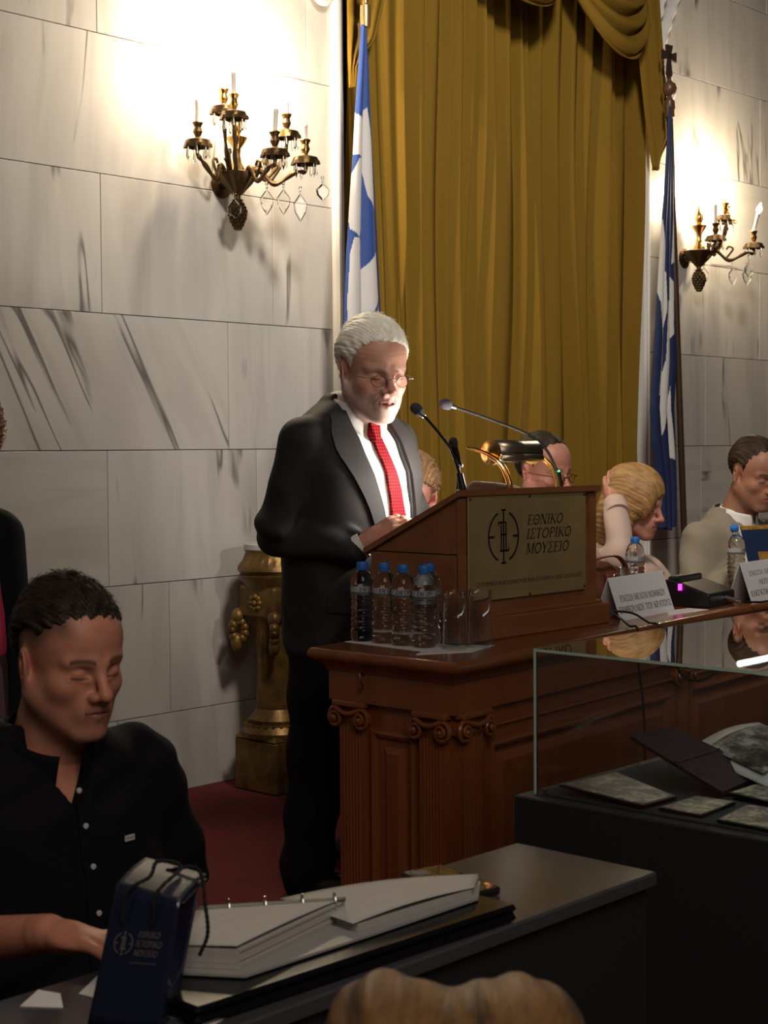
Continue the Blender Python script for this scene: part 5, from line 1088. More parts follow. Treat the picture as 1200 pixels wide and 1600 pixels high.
# ================= people =================
def torso_f(P, rows, e=2.4):
    Z = [r[0] for r in rows]; g = lambda i: np.interp(P[:, 2], Z, [r[i] for r in rows]).astype(np.float32)
    cx, cy, w_, dp = g(1), g(2), g(3), g(4)
    q = (np.abs((P[:, 0] - cx) / w_) ** e + np.abs((P[:, 1] - cy) / dp) ** e) ** (1 / e)
    d = (q - 1) * np.minimum(w_, dp) * .92
    return smax(d, np.maximum(Z[0] - P[:, 2], P[:, 2] - Z[-1]), .03)
def nz3(P, s, seed=0.0):
    x, y, z = P[:, 0] * s + seed, P[:, 1] * s + 1.7 * seed, P[:, 2] * s - seed
    return (np.sin(x + 1.3 * np.sin(y * .8 + z)) + np.sin(y * 1.2 + 1.5 * np.sin(z * .9 - x)) + np.sin(z * 1.1 + 1.4 * np.sin(x * .7 + y))) / 3
def person_body(parent, p, MH, extra=(), hh=.0022):
    """one mesh: head and neck, plus arms/hands/core given as (f, lo, hi, h)"""
    o = make_head(parent, p, MH, hh, p.get('neck_lo', -.20)); me0 = o.data
    n0 = len(me0.vertices); V = np.empty(n0 * 3, np.float32); me0.vertices.foreach_get('co', V); V = V.reshape(-1, 3)
    F = np.empty(len(me0.loops), np.int32); me0.loops.foreach_get('vertex_index', F); F = F.reshape(-1, 4)
    C = np.empty(n0 * 4, np.float32); me0.color_attributes['Col'].data.foreach_get('color', C); C = C.reshape(-1, 4)[:, :3]
    Vs, Fs_, Cs = [V], [F], [C]; n = n0; sk = np.array(p['skin'], np.float32)
    for f, lo, hi, h in extra:
        v, q = surf(f, lo, hi, h); Vs.append(v); Fs_.append(q + n); n += len(v)
        c = np.tile(sk, (len(v), 1)) * (1 + .10 * nz3(v, 60))[:, None]; c[:, 1:] *= .95; Cs.append(c)
    me = np_mesh('body', np.concatenate(Vs), np.concatenate(Fs_)); set_col(me, np.concatenate(Cs)); me.materials.append(p['mat'])
    me.polygons.foreach_set('use_smooth', np.ones(len(me.polygons), dtype=bool)); o.data = me; bpy.data.meshes.remove(me0); return o
def hair_f(P, p):
    t = p.get('hair_t', .008); y = P[:, 1]; z = P[:, 2]; x = np.abs(P[:, 0])
    d = ell(P, (0, -.018, .040 + t * .5), (.077 + t, .096 + t, .083 + t * 1.2))
    if p.get('quiff'): d = smin(d, ell(P, (0, .045, .085), (.055, .045, .022 + p['quiff'])), .03)
    YS = [-.11, -.07, -.052, -.041, -.020, .006, .014, .026, .050, .075, .10]; ZS = p.get('line', [-.085, -.08, -.055, .02, .032, .028, -.006, .04, .062, .078, .088])
    hz = np.interp(y, YS, ZS) + p.get('temple', 0) * np.clip((x - .035) / .03, 0, 1) * (y > .02)
    d = smax(d, (hz - z) * .75, .010)
    if p.get('bald'): d = smax(d, -ell(P, p['bald'][0], p['bald'][1]), .01)
    d = d + t * .75 * np.clip((.045 - z) / .045, 0, 1) * (y > -.05) + .0022 * nz3(P, 55, 4.0)
    ph = np.arctan2(P[:, 0], z - .02); a = p.get('strand', .0016)
    d = d + a * np.sin(ph * 26 + 5 * np.sin(y * 34 + 2 * ph) + 2 * np.sin(z * 60)) + a * .6 * np.sin(ph * 70 + 60 * y + 3 * np.sin(z * 90))
    return d
def hair_short(parent, p, MH, m, h=.002): return hair_obj(parent, p, MH, lambda P: hair_f(P, p), (-.11, -.14, -.12), (.11, .13, .17), h, m)
def hairmat(name, c1, c2, sc=(60, 14, 60)): return mat(name, c1, .55, spec=.25 if c1[0] < .2 else .5, noise=(sc, .8, c2, 6), bump=((sc[0] * 3, sc[1] * 2.2, sc[2] * 3), .6, .003), sheen=.0)
def strands(parent, MH, p, m, n, seed, f, length=.03, r=.0007, curl=1.0, region=lambda v: v[2] > .07, name='hair_strands'):
    """loose locks standing off the hair surface, one part"""
    R = random.Random(seed); mb = MB(); s = p.get('scale', 1.0); k = 0; tries = 0
    while k < n and tries < n * 40:
        tries += 1; a = R.uniform(0, 2 * pi); b = R.uniform(0, pi); dv = Vector((cos(a) * sin(b), sin(a) * sin(b), cos(b)))
        q = Vector((0, -.015, .04)) + Vector((dv.x * .085, dv.y * .105, dv.z * .092))
        if not region(q): continue
        h_ = march(f, np.array([q + dv * .05]), -np.array([dv]), .2)[0]; q = Vector(h_.tolist())
        side = dv.cross(Vector((R.uniform(-1, 1), R.uniform(-1, 1), R.uniform(-1, 1)))).normalized(); L_ = length * R.uniform(.5, 1.2); pts = []
        for i in range(6):
            t = i / 5; pts.append(q - dv * .004 + dv * L_ * t * .55 + side * L_ * (t ** 1.3) + dv.cross(side) * .006 * curl * sin(t * 5))
        mb.tube([MH @ (v * s) for v in pts], [r, r, r * .9, r * .8, r * .6, r * .3], 4, cap=False); k += 1
    o = mb.build(name, m, parent, True, fix=False, sharp=0); return tag(o, kind='stuff')
def collar(parent, c, R, rx, m, h=.034, drop=.03, flare=.012, gap=9, name='collar', rz=0, dx=0.0, sx=1.0):
    mb = MB(); M = Matrix.Translation(c) @ Matrix.Rotation(radians(rz), 4, 'Z') @ Matrix.Rotation(radians(rx), 4, 'X')
    def F(u, v):
        a = radians(gap + (360 - 2 * gap) * u); fa = min(a, 2 * pi - a); dip = drop * exp(-(fa / .62) ** 2)
        z = h * (1 - v) - dip * v * 1.0; r = R + flare * v + .010 * v * exp(-(fa / .5) ** 2)
        return M @ Vector((sin(a) * r * sx, cos(a) * r * 1.02, z))
    mb.grid(F, 64, 8); o = mb.build(name, m, parent, True, fix=False, sharp=0); md = o.modifiers.new('s', 'SOLIDIFY'); md.thickness = .003; md.offset = 0; return o
def glasses(parent, p, MH, m, rad=.0185, name='glasses', rim=.0009, lens_c=None, zc=-.004, yc=.0985, wy=1.0):
    s = p.get('scale', 1.0); T_ = lambda v: MH @ (Vector(v) * s); mb = MB()
    for sx in (-1, 1):
        ring = []
        for i in range(25):
            a = 2 * pi * i / 24; ring.append(T_((sx * .0325 + rad * 1.12 * cos(a), yc - .010 * abs(cos(a) * sx + 0) * (1 if cos(a) * sx > 0 else 0), zc + rad * wy * sin(a))))
        mb.tube(ring, rim, 6, cap=False)
        mb.tube([T_(q) for q in bez([(sx * .053, yc - .010, zc + .006), (sx * .070, yc - .016, zc + .007), (sx * .079, .035, zc + .006), (sx * .0815, -.012, zc + .004), (sx * .080, -.030, zc - .010)], 5)], rim * 1.1, 6)
        mb.tube([T_((sx * .012, yc + .001, zc + .002)), T_((sx * .008, yc, zc - .006))], rim * .8, 5)
    mb.tube([T_(q) for q in bez([(-.0125, yc, zc + .004), (0, yc + .003, zc + .007), (.0125, yc, zc + .004)], 5)], rim, 6)
    fr = mb.build(name, m, parent, True)
    for sx in (-1, 1):
        mb = MB(); n = 20
        vs = [T_((sx * .0325, yc + .001, zc))] + [T_((sx * .0325 + rad * 1.1 * cos(2 * pi * i / n), yc - .010 * max(0, cos(2 * pi * i / n) * sx), zc + rad * wy * sin(2 * pi * i / n))) for i in range(n)]
        mb.add(vs, [(0, i + 1, (i + 1) % n + 1) for i in range(n)]); o = mb.build('lens', LENS, fr, True, fix=False, sharp=0); md = o.modifiers.new('s', 'SOLIDIFY'); md.thickness = .0012
    return fr
LENS = mat('spectacle_lens', (1, 1, 1), .01, trans=1.0, ior=1.03); WIRE = mat('wire_frame', (.10, .09, .08), .3, metal=.8)
def chair(x, y, rz, label):
    t = thing('wooden_chair', label, 'chair', (x, y, 0), radians(rz), 'chairs behind the bench'); W = mat('chair_wood', (.075, .03, .016), .35, noise=((20, 20, 4), .5, (.04, .015, .01)))
    mb = MB(); mb.box((-.22, -.21, .43), (.22, .21, .47), .012); mb.build('seat', W, t)
    for sx in (-1, 1):
        for sy in (-1, 1):
            mb = MB(); mb.tube([(sx * .19, sy * .18, 0), (sx * .19, sy * .18, .43)], [.016, .022], 8); mb.build('leg', W, t, True)
        mb = MB(); mb.tube(bez([(sx * .20, -.19, .44), (sx * .205, -.21, .70), (sx * .21, -.25, .95)], 6), .017, 8); mb.build('stile', W, t, True)
    mb = MB(); mb.grid(lambda u, v: (-.24 + .48 * u, -.25 - .03 * sin(pi * u), .86 + .11 * v + .01 * sin(pi * u)), 16, 6); o = mb.build('top_rail', W, t, True, fix=False); md = o.modifiers.new('s', 'SOLIDIFY'); md.thickness = .025
    mb = MB(); mb.grid(lambda u, v: (-.10 + .20 * u, -.22 - .015 * sin(pi * u) - .03 * v, .47 + .40 * v), 8, 8); o = mb.build('back_splat', W, t, True, fix=False); md = o.modifiers.new('s', 'SOLIDIFY'); md.thickness = .012
    return t
def legs_seated(P, y0=.0, seat=.50, fw=.42, w_=.1, r=.075):
    d = None
    for sx in (-1, 1):
        e = chain(P, [(sx * w_, y0 - .02, seat, r + .015), (sx * (w_ + .03), y0 + fw, seat, r - .01), (sx * (w_ + .03), y0 + fw - .02, .10, .045)], .01); e = smin(e, ell(P, (sx * (w_ + .03), y0 + fw + .04, .045), (.045, .13, .04)), .02)
        d = e if d is None else np.minimum(d, e)
    return d
# ---------------------------------------------------------------- the speaker
SUIT = mat('charcoal_suit', (.020, .018, .018), .68, bump=((700, 700, 700), .15, .0006), spec=.28); TROUS = mat('dark_trousers', (.008, .008, .011), .85, spec=.2)
SHIRT = mat('white_shirt', (.80, .79, .77), .65, bump=((60, 60, 12), .12, .002))
sp = thing('person', 'white-haired bearded man in dark suit and red tie reading at the lectern', 'person', (3.31, 3.22, 0), pi)
WHH = hairmat('white_hair', (.92, .88, .79), (.72, .68, .58), (40, 12, 40))
pS = dict(skin=(.60, .33, .24), mat=skin_mat, beard=(.60, .56, .52), beard_w=.62, wrinkle=True, open=.0045, scale=1.15, neck=(0, -.040, -.17), neck_r=.058, fat=.006, brow=(.42, .36, .30), brow_w=.45, red=(.62, .20, .15), neck_lo=-.17,
          hair_t=.012, line=[-.09, -.09, -.075, .0, .030, .026, -.012, .03, .066, .080, .088], strand=.0007)
MHs = mlist((.018, .118, 1.512), rx=-11, rz=-20)
JR = [(.68, .0, .0, .215, .145), (.80, 0, .0, .222, .150), (.95, 0, .0, .222, .155), (1.10, 0, .005, .225, .155), (1.22, 0, .01, .228, .148), (1.31, 0, .005, .222, .122), (1.355, 0, .0, .20, .098), (1.395, .0, .0, .145, .082), (1.43, 0, -.005, .09, .07), (1.46, 0, -.005, .07, .062)]
def arm_pts(side):
    if side > 0: return (.192, .0, 1.305), (.246, -.04, 1.05), (.145, .155, 1.005)
    return (-.192, 0, 1.305), (-.262, .0, 1.05), (-.27, .16, 1.03)
def jac(P, open_=True):
    d = torso_f(P, JR)
    for sd in (1, -1):
        a, b, c = arm_pts(sd); e = smin(cap(P, a, b, .072, .060), cap(P, b, c, .058, .048), .03)
        fold = .009 * np.sin(55 * (P[:, 2] + .35 * P[:, 1]) + 3 * np.sin(24 * P[:, 0])) * np.exp(-((P[:, 2] - b[2]) / .10) ** 2)
        fold = fold + .0035 * np.sin(40 * P[:, 2] + 22 * P[:, 1] + 2 * np.sin(30 * P[:, 0])) * np.clip((1.3 - P[:, 2]) * 6, 0, 1)
        d = smin(d, e + fold, .022)
    d = d + .004 * nz3(P, 16, 2.0) + .0022 * np.sin(P[:, 0] * 70 + 9 * np.sin(P[:, 2] * 9)) * np.clip((1.0 - P[:, 2]) * 4, 0, 1)
    if open_:
        zz = P[:, 2]; xr = np.interp(zz, [.66, .9, 1.08, 1.25, 1.37, 1.46], [.02, .015, .012, .065, .085, .085]); xl = np.interp(zz, [.66, .9, 1.08, 1.25, 1.37, 1.46], [-.13, -.13, -.125, -.09, -.065, -.065])
        cut = np.maximum(np.maximum(P[:, 0] - xr, xl - P[:, 0]), .02 - P[:, 1]); d = smax(d, -cut, .006)
    d = smax(d, -cap(P, (0, .0, 1.36), (0, .02, 1.6), .052, .075), .006)
    return d
def shirtf(P):
    rows = [(z, a, b, w_ - .014, dd - .012) for z, a, b, w_, dd in JR if z > .75]
    return torso_f(P, rows) + .0022 * np.sin(P[:, 2] * 45 + 14 * P[:, 0]) * np.sin(P[:, 0] * 30 + 5 * P[:, 2])
sdf_obj('jacket', jac, (-.42, -.22, .66), (.42, .30, 1.48), .0065, SUIT, sp)
sdf_obj('shirt', shirtf, (-.25, -.2, .74), (.25, .2, 1.46), .007, SHIRT, sp)
jf = lambda P: jac(P, False)
on_surface('lapel', jf, [[(.088, 1.395), (.075, 1.27), (.022, 1.09), (.008, .93)], [(.115, 1.40), (.105, 1.27), (.05, 1.09), (.012, .93)], [(.135, 1.385), (.165, 1.29), (.085, 1.12), (.018, .93)]], SUIT, sp, off=.003, th=.006)
on_surface('lapel', jf, [[(-.068, 1.395), (-.095, 1.27), (-.13, 1.09), (-.135, .93)], [(-.10, 1.40), (-.125, 1.27), (-.15, 1.09), (-.14, .93)], [(-.12, 1.385), (-.175, 1.29), (-.18, 1.12), (-.145, .93)]], SUIT, sp, off=.003, th=.006)
on_surface('pocket_flap', jf, [[(.07, .86), (.19, .88)], [(.07, .81), (.19, .83)]], SUIT, sp, off=.002, th=.005)
TIE = mat('red_tie', (.42, .012, .016), .65, spec=.1)
def tie_pattern(m, c1, c2, sc):
    nt = m.node_tree; N = nt.nodes; L = nt.links; tc = N.new('ShaderNodeTexCoord'); mp = N.new('ShaderNodeMapping'); mp.inputs['Rotation'].default_value = (0, radians(45), 0); mp.inputs['Scale'].default_value = sc
    L.new(tc.outputs['Object'], mp.inputs['Vector']); ck = N.new('ShaderNodeTexChecker'); ck.inputs['Scale'].default_value = 1; ck.inputs['Color1'].default_value = (*c1, 1); ck.inputs['Color2'].default_value = (*c2, 1)
    L.new(mp.outputs[0], ck.inputs['Vector']); L.new(ck.outputs['Color'], N['Principled BSDF'].inputs['Base Color'])
tie_pattern(TIE, (.30, .010, .012), (.07, .003, .008), (150, .01, 150))
tf = on_surface('tie', shirtf, [[(.034, 1.378), (.020, 1.30), (.0, 1.20), (-.035, 1.0), (-.045, .92)], [(.018, 1.38), (.003, 1.30), (-.023, 1.20), (-.07, 1.0), (-.085, .92)], [(.002, 1.378), (-.016, 1.30), (-.047, 1.20), (-.105, 1.0), (-.125, .92)]], TIE, sp, off=.006, th=.006)
mb = MB(); mb.add([(.046, .118, 1.394), (-.012, .118, 1.394), (.002, .138, 1.312), (.030, .138, 1.312), (.040, .085, 1.395), (-.008, .085, 1.395), (.004, .10, 1.305), (.028, .10, 1.305)], [(0, 1, 2, 3), (4, 7, 6, 5), (0, 4, 5, 1), (1, 5, 6, 2), (2, 6, 7, 3), (3, 7, 4, 0)])
o = mb.build('tie_knot', TIE, sp, True); md = o.modifiers.new('b', 'BEVEL'); md.width = .007; md.segments = 3
collar(sp, (.015, .030, 1.375), .066, -16, SHIRT, .056, .040, .020, 19, rz=-4, sx=1.0)
collar(sp, (.005, -.005, 1.378), .084, -26, SUIT, .034, -.01, .012, 60, name='jacket_collar', sx=1.0)
def trou(P):
    d = None
    for sx, pts in ((1, [(.10, .0, .78, .115), (.135, .0, .45, .088), (.165, -.02, .10, .075), (.165, -.02, .03, .072)]), (-1, [(-.10, 0, .78, .115), (-.13, .0, .45, .085), (-.15, .02, .10, .073), (-.15, .02, .03, .07)])):
        e = chain(P, pts, .02) + .005 * np.sin(P[:, 2] * 38 + 9 * P[:, 0]); d = e if d is None else smin(d, e, .02)
    return smin(d, ell(P, (0, 0, .80), (.19, .13, .10)), .04)
sdf_obj('trousers', trou, (-.3, -.2, -.02), (.3, .2, .92), .009, TROUS, sp)
for sx, dy in ((.165, 0), (-.15, .03)):
    sdf_obj('shoe', lambda P, sx=sx, dy=dy: smax(smin(ell(P, (sx, .10 + dy, .035), (.048, .12, .045)), ell(P, (sx, -.03 + dy, .05), (.043, .065, .055)), .03), -P[:, 2], .004), (sx - .07, -.12 + dy, -.01), (sx + .07, .25 + dy, .12), .006, mat('black_shoe', (.012, .011, .011), .25), sp)
aR, bR, cR = arm_pts(1); aL, bL, cL = arm_pts(-1)
hR = lambda P: smin(hand_sdf(P, (.115, .192, 1.035), (-.42, .62, .50), (.55, .15, .75), 1, [.62, .66, .70, .78], 1.0, spread=.2), cap(P, cR, (.118, .19, 1.03), .034, .028), .02)
hL = lambda P: smin(hand_sdf(P, (-.255, .19, 1.062), (.35, .75, .25), (-.1, -.1, 1), -1, .4, 1.05), cap(P, cL, (-.257, .185, 1.06), .034, .028), .02)
core = lambda P: smin(torso_f(P, [(.72, 0, 0, .17, .11), (1.3, 0, 0, .17, .10), (1.38, 0, 0, .12, .07)]), chain(P, [(*aR, .05), (*bR, .045), (*cR, .036)], .02), .02)
person_body(sp, pS, MHs, [(hR, (-.05, .05, .92), (.25, .39, 1.17), .0032), (hL, (-.36, .1, .96), (-.1, .38, 1.16), .0036), (core, (-.3, -.2, .68), (.36, .25, 1.42), .014)], .0021)
hair_short(sp, pS, MHs, WHH, .0021)
strands(sp, MHs, pS, WHH, 420, 5, lambda P: hair_f(P, pS), .016, .0005, .6, lambda q: q.z > .06 or q.y < -.05)
glasses(sp, pS, MHs, WIRE, .0165, rim=.0009, zc=-.011, yc=.103, wy=.85)
mb = MB(); mb.tube([Vector((.062, .262, 1.092)) + Vector((.0, .0, 0)) + Vector((.0105 * cos(a) * .7, .0105 * cos(a) * .5, .0105 * sin(a))) for a in np.linspace(0, 2 * pi, 17)], .0016, 6); mb.build('ring', GOLD, sp, True)
mb = MB(); mb.tube([Vector(cR) + (Vector((.118, .19, 1.03)) - Vector(cR)).normalized() * k for k in (.01, .034)], [.041, .038], 20); mb.build('shirt_cuff', SHIRT, sp, True)
mb = MB(); mb.tube([Vector(cL) + (Vector((-.257, .185, 1.06)) - Vector(cL)).normalized() * k for k in (-.01, .022)], [.043, .040], 20); mb.build('shirt_cuff', SHIRT, sp, True)
# ---------------------------------------------------------------- seated man at the left front
skin2 = mat('tanned_skin', (.6, .35, .25), .5, vcol='Col', bump=((300, 300, 300), .25, .0007), sub=.08, noise=((40, 40, 40), .6, (.88, .8, .75)))
BSH = mat('black_shirt', (.0045, .0045, .0065), .9, bump=((500, 500, 500), .2, .0006), spec=.2)
lm = thing('person', 'dark-haired man in a black polo shirt with white buttons seated at left, looking down', 'person', (1.385, 2.005, 0), radians(174), sc=.94)
pL = dict(skin=(.60, .27, .18), mat=skin2, beard=(.26, .15, .11), beard_w=.35, scale=.975, neck=(0, -.042, -.20), neck_r=.062, fat=.006, brow=(.05, .03, .02), brow_w=.85, lip=(.30, .12, .09), neck_lo=-.23, _s=1, red=(.5, .17, .11),
          hair_t=.009, quiff=.0, line=[-.05, -.03, .02, .045, .055, .055, .048, .056, .070, .080, .086], strand=.0012, scalp=(.11, .075, .055), hl=.056)
DKH = hairmat('dark_hair', (.035, .024, .016), (.012, .008, .006), (50, 20, 50))
MHl = mlist((-.018, .060, 1.040), rx=-10, rz=3)
LR = [(.40, .0, .0, .19, .13), (.55, 0, .02, .20, .15), (.70, 0, .015, .195, .14), (.80, 0, .0, .20, .125), (.865, 0, -.01, .185, .10), (.905, 0, -.015, .12, .078), (.945, 0, -.015, .085, .07)]
def lsh(P):
    d = torso_f(P, LR)
    for sd, b in ((1, (.25, .08, .66)), (-1, (-.25, .0, .62))):
        e = cap(P, (sd * .185, -.005, .835), b, .070, .062); e = smax(e, (b[2] + .005 - P[:, 2]) * .8, .01); d = smin(d, e + .004 * np.sin(P[:, 2] * 50 + 20 * P[:, 0]), .025)
    d = d + .005 * nz3(P, 18, 1.0) + .003 * np.sin(P[:, 0] * 40 + 30 * P[:, 2] + 3 * np.sin(P[:, 2] * 22))
    cut = np.maximum(np.abs(P[:, 0] - .0) - np.interp(P[:, 2], [.80, .93], [.002, .07]), .03 - P[:, 1]); d = smax(d, -cut, .004)
    return smax(d, -cap(P, (0, -.01, .88), (0, .0, 1.1), .050, .08), .006)
sdf_obj('polo_shirt', lsh, (-.36, -.2, .38), (.36, .22, .96), .0055, BSH, lm)
lf_ = lambda P: torso_f(P, LR) + .005 * nz3(P, 18, 1.0) + .003 * np.sin(P[:, 0] * 40 + 30 * P[:, 2] + 3 * np.sin(P[:, 2] * 22))
on_surface('placket', lf_, [[(.006, .82), (.016, .70), (.016, .5)], [(-.012, .80), (-.014, .70), (-.016, .5)]], BSH, lm, off=.001, th=.003)
collar(lm, (0, .01, .878), .070, -26, BSH, .048, .065, .022, 17, sx=1.02)
PEARL = mat('pearl_button', (.55, .54, .52), .3)
for k, z_ in enumerate((.838, .785, .725, .655)):
    h_ = march(lf_, np.array([[.001 - .004 * 0, .4, z_]]), np.array([[0, -1, 0]]))[0]; mb = MB(); mb.lathe([(0, -.001), (.0045, -.001), (.0045, .0013), (.003, .0019), (0, .0015)], 16, M=Matrix.Translation((h_[0] - .002, h_[1] + .0065, h_[2])) @ Matrix.Rotation(-pi / 2, 4, 'X')); mb.build('button', PEARL, lm, True)
TAGW = mat('tag_white', (.6, .58, .56), .5); lx, lz = -.072, .757
h_ = march(lf_, np.array([[lx, .4, lz]]), np.array([[0, -1, 0]]))[0]
MT = Matrix.Translation((lx, h_[1] + .007, lz)) @ Matrix.Rotation(radians(12), 4, 'Z') @ Matrix.Rotation(pi, 4, 'Z') @ RX
mb = MB(); mb.box((-.010, -.0045, -.001), (.010, .0045, .001), M=MT); tg = mb.build('shirt_label', TAGW, lm); text_fit('Wrangler', -.0085, .0085, -.002, .0025, MT @ Matrix.Translation((0, 0, .0014)), INK, tg, shear=0)
def larms(P):
    d = smin(cap(P, (.20, .0, .82), (.265, .12, .645), .045, .043), cap(P, (.265, .12, .645), (.225, .42, .730), .044, .025), .02); d = smin(d, hand_sdf(P, (.220, .432, .728), (-.38, .9, .0), (0, 0, 1), -1, .25, .88), .004)
    e = smin(cap(P, (-.20, .0, .82), (-.24, .0, .58), .045, .043), cap(P, (-.24, .0, .58), (-.14, .20, .55), .043, .028), .02); e = smin(e, hand_sdf(P, (-.13, .21, .55), (.3, .9, -.1), (0, 0, 1), -1, .35, .95), .015)
    return np.minimum(d, e)
person_body(lm, pL, MHl, [(larms, (-.34, -.1, .46), (.36, .66, .9), .0042), (lambda P: torso_f(P, [(.42, 0, 0, .15, .09), (.8, 0, -.01, .16, .09), (.9, 0, -.01, .08, .06)]), (-.2, -.15, .38), (.2, .15, .95), .014)], .0019)
hair_short(lm, pL, MHl, DKH, .0019)
strands(lm, MHl, pL, DKH, 520, 3, lambda P: hair_f(P, pL), .015, .0006, 1.0, lambda q: q.z > .080)
mb = MB(); sdf_obj('trousers', lambda P: legs_seated(P, .0, .42, .32, .1, .07), (-.25, -.15, -.02), (.25, .52, .55), .012, TROUS, lm)
t = thing('stool', 'dark stool under the seated man at left, hidden by the table', 'stool', (1.38, 2.02, 0))
mb = MB(); mb.lathe([(.17, .28), (.18, .29), (.18, .31), (.17, .32)], 24); mb.build('seat', BLACK, t)
for k in range(4): mb = MB(); mb.tube([(.12 * cos(k * pi / 2 + .7), .12 * sin(k * pi / 2 + .7), .28), (.15 * cos(k * pi / 2 + .7), .15 * sin(k * pi / 2 + .7), 0)], .012, 8); mb.build('leg', BLACK, t, True)
# ---------------------------------------------------------------- balding man with glasses behind the lectern
def seated(name, label, loc, rz, p, MH, shirt_m, rows, shoulders, elbows, hairm, arms=None, sc=1.0, hh=.0028, extra=None, armr=.062, wrists=None, legm=TROUS, cut=None, h=.008, seat=.47):
    t = thing('person', label, 'person', loc, radians(rz), sc=sc)
    def f(P):
        d = torso_f(P, rows)
        for s_, e_, w_ in zip(shoulders, elbows, wrists or [None, None]):
            e = cap(P, s_, e_, armr * 1.1, armr * .95)
            if w_ is not None: e = smin(e, cap(P, e_, w_, armr * .92, armr * .72), .02)
            d = smin(d, e + .004 * np.sin(P[:, 2] * 50 + 30 * P[:, 1]), .045)
        d = d + .004 * nz3(P, 18, 3.0)
        if cut: d = cut(P, d)
        return smax(d, -cap(P, (0, 0, rows[-1][0] - .06), (0, .02, rows[-1][0] + .2), .05, .075), .006)
    sdf_obj(name, f, (-.42, -.35, rows[0][0] - .03), (.42, .45, max(rows[-1][0], max(e[2] for e in elbows), max((w_[2] for w_ in wrists) if wrists else [0])) + .1), h, shirt_m, t)
    ex = [(lambda P: torso_f(P, [(r[0], r[1], r[2], r[3] - .04, r[4] - .04) for r in rows[1:-1]]), (-.3, -.25, rows[0][0]), (.3, .25, rows[-1][0]), .015)]
    if arms: ex.append(arms)
    person_body(t, p, MH, ex, hh)
    if hairm: hair_short(t, p, MH, hairm, hh)
    sdf_obj('trousers', lambda P: legs_seated(P, .0, seat + .05, .40, .1, .075), (-.25, -.15, -.02), (.25, .62, .66), .013, legm, t)
    return t, f
SR = lambda z, w_=.0: [(z - .48, 0, 0, .19 + w_, .14), (z - .30, 0, .02, .19 + w_, .145), (z - .15, 0, .01, .20 + w_, .135), (z - .08, 0, 0, .19 + w_, .11), (z - .03, 0, -.01, .12, .08), (z + .01, 0, -.01, .082, .07)]
DARKB = mat('black_jacket', (.006, .0065, .009), .85, spec=.2)
p1 = dict(skin=(.50, .24, .17), mat=skin_mat, scale=1.0, neck=(0, -.042, -.18), neck_r=.06, fat=.008, brow=(.10, .06, .04), wrinkle=True, hair_t=.006, line=[-.07, -.06, -.03, .02, .035, .03, .0, .06, .07, .09, .1], bald=((0, .085, .055), (.075, .085, .05)), strand=.0012, scalp=(.12, .08, .06), hl=.14)
t1, _ = seated('jacket', 'balding man with dark-rimmed glasses seated behind the lectern, head bowed', (4.26, 3.29, 0), 170, p1, mlist((.02, .10, 1.208), rx=-9, rz=6), DARKB, SR(1.06, .02), [(.19, 0, .96), (-.19, 0, .96)], [(.24, .05, .74), (-.29, .04, .76)], DKH, wrists=[(.12, .22, .81), (-.16, .22, .81)])
glasses(t1, p1, mlist((.02, .10, 1.208), rx=-9, rz=6), mat('dark_red_frame', (.10, .025, .02), .3), .017, rim=.0016, zc=-.008, yc=.102, wy=.75)
# ---------------------------------------------------------------- woman with red glasses behind the speaker
p4 = dict(skin=(.50, .26, .19), mat=skin_mat, scale=.98, neck=(0, -.042, -.18), neck_r=.05, brow=(.2, .12, .07), lip=(.45, .10, .10), hair_t=.02, line=[-.13, -.13, -.13, -.13, -.12, -.09, -.03, .04, .065, .08, .09], strand=.003)
BRH = hairmat('light_brown_hair', (.26, .15, .07), (.14, .07, .03), (60, 14, 60))
M4 = mlist((.0, .08, 1.165), rx=-18, rz=0)
t4, _ = seated('blouse', 'woman with red glasses and light brown hair half hidden behind the speaker', (3.93, 3.50, 0), 118, p4, M4, DARKB, SR(1.04, -.01), [(.17, 0, .94), (-.17, 0, .94)], [(.22, .05, .74), (-.22, .05, .74)], BRH, sc=.97)
glasses(t4, p4, M4, mat('red_frame', (.35, .015, .03), .3), .020, rim=.0024, zc=-.006, yc=.101, wy=.8)
# ---------------------------------------------------------------- blonde woman, hand in her hair
BLOUSE = mat('blush_blouse', (.58, .43, .37), .7, bump=((20, 20, 20), .2, .01), sheen=.15)
pW = dict(skin=(.50, .25, .19), mat=skin_mat, scale=1.0, neck=(0, -.035, -.17), neck_r=.047, brow=(.25, .15, .08), lip=(.42, .14, .13), brow_w=.5, fat=.002)
MW = mlist((.0, .085, 1.088), rx=-14, ry=0, rz=14)
BLH = hairmat('blonde_hair', (.46, .27, .105), (.26, .135, .045), (50, 10, 50))
def wcut(P, d):
    cut = np.maximum(np.abs(P[:, 0]) - np.interp(P[:, 2], [.78, .95], [.002, .075]), .02 - P[:, 1]); return smax(d, -cut, .005)
tW, fW = seated('blouse', 'blonde woman in a pale pink blouse with her raised arm in her hair', (4.73, 3.25, 0), 176, pW, MW, BLOUSE, SR(.93, -.005), [(.165, -.01, .835), (-.185, -.01, .825)], [(.205, .17, .91), (-.29, .08, .64)], None,
    arms=(lambda P: smin(hand_sdf(P, (.105, .07, 1.10), (-.3, -.4, .9), (.9, .1, .4), 1, .3, .9), cap(P, (.125, .095, 1.075), (.105, .07, 1.10), .028, .027), .015), (-.02, -.08, .95), (.25, .25, 1.28), .005), wrists=[(.125, .095, 1.075), (-.07, .20, .77)], armr=.056, cut=wcut, h=.0065)
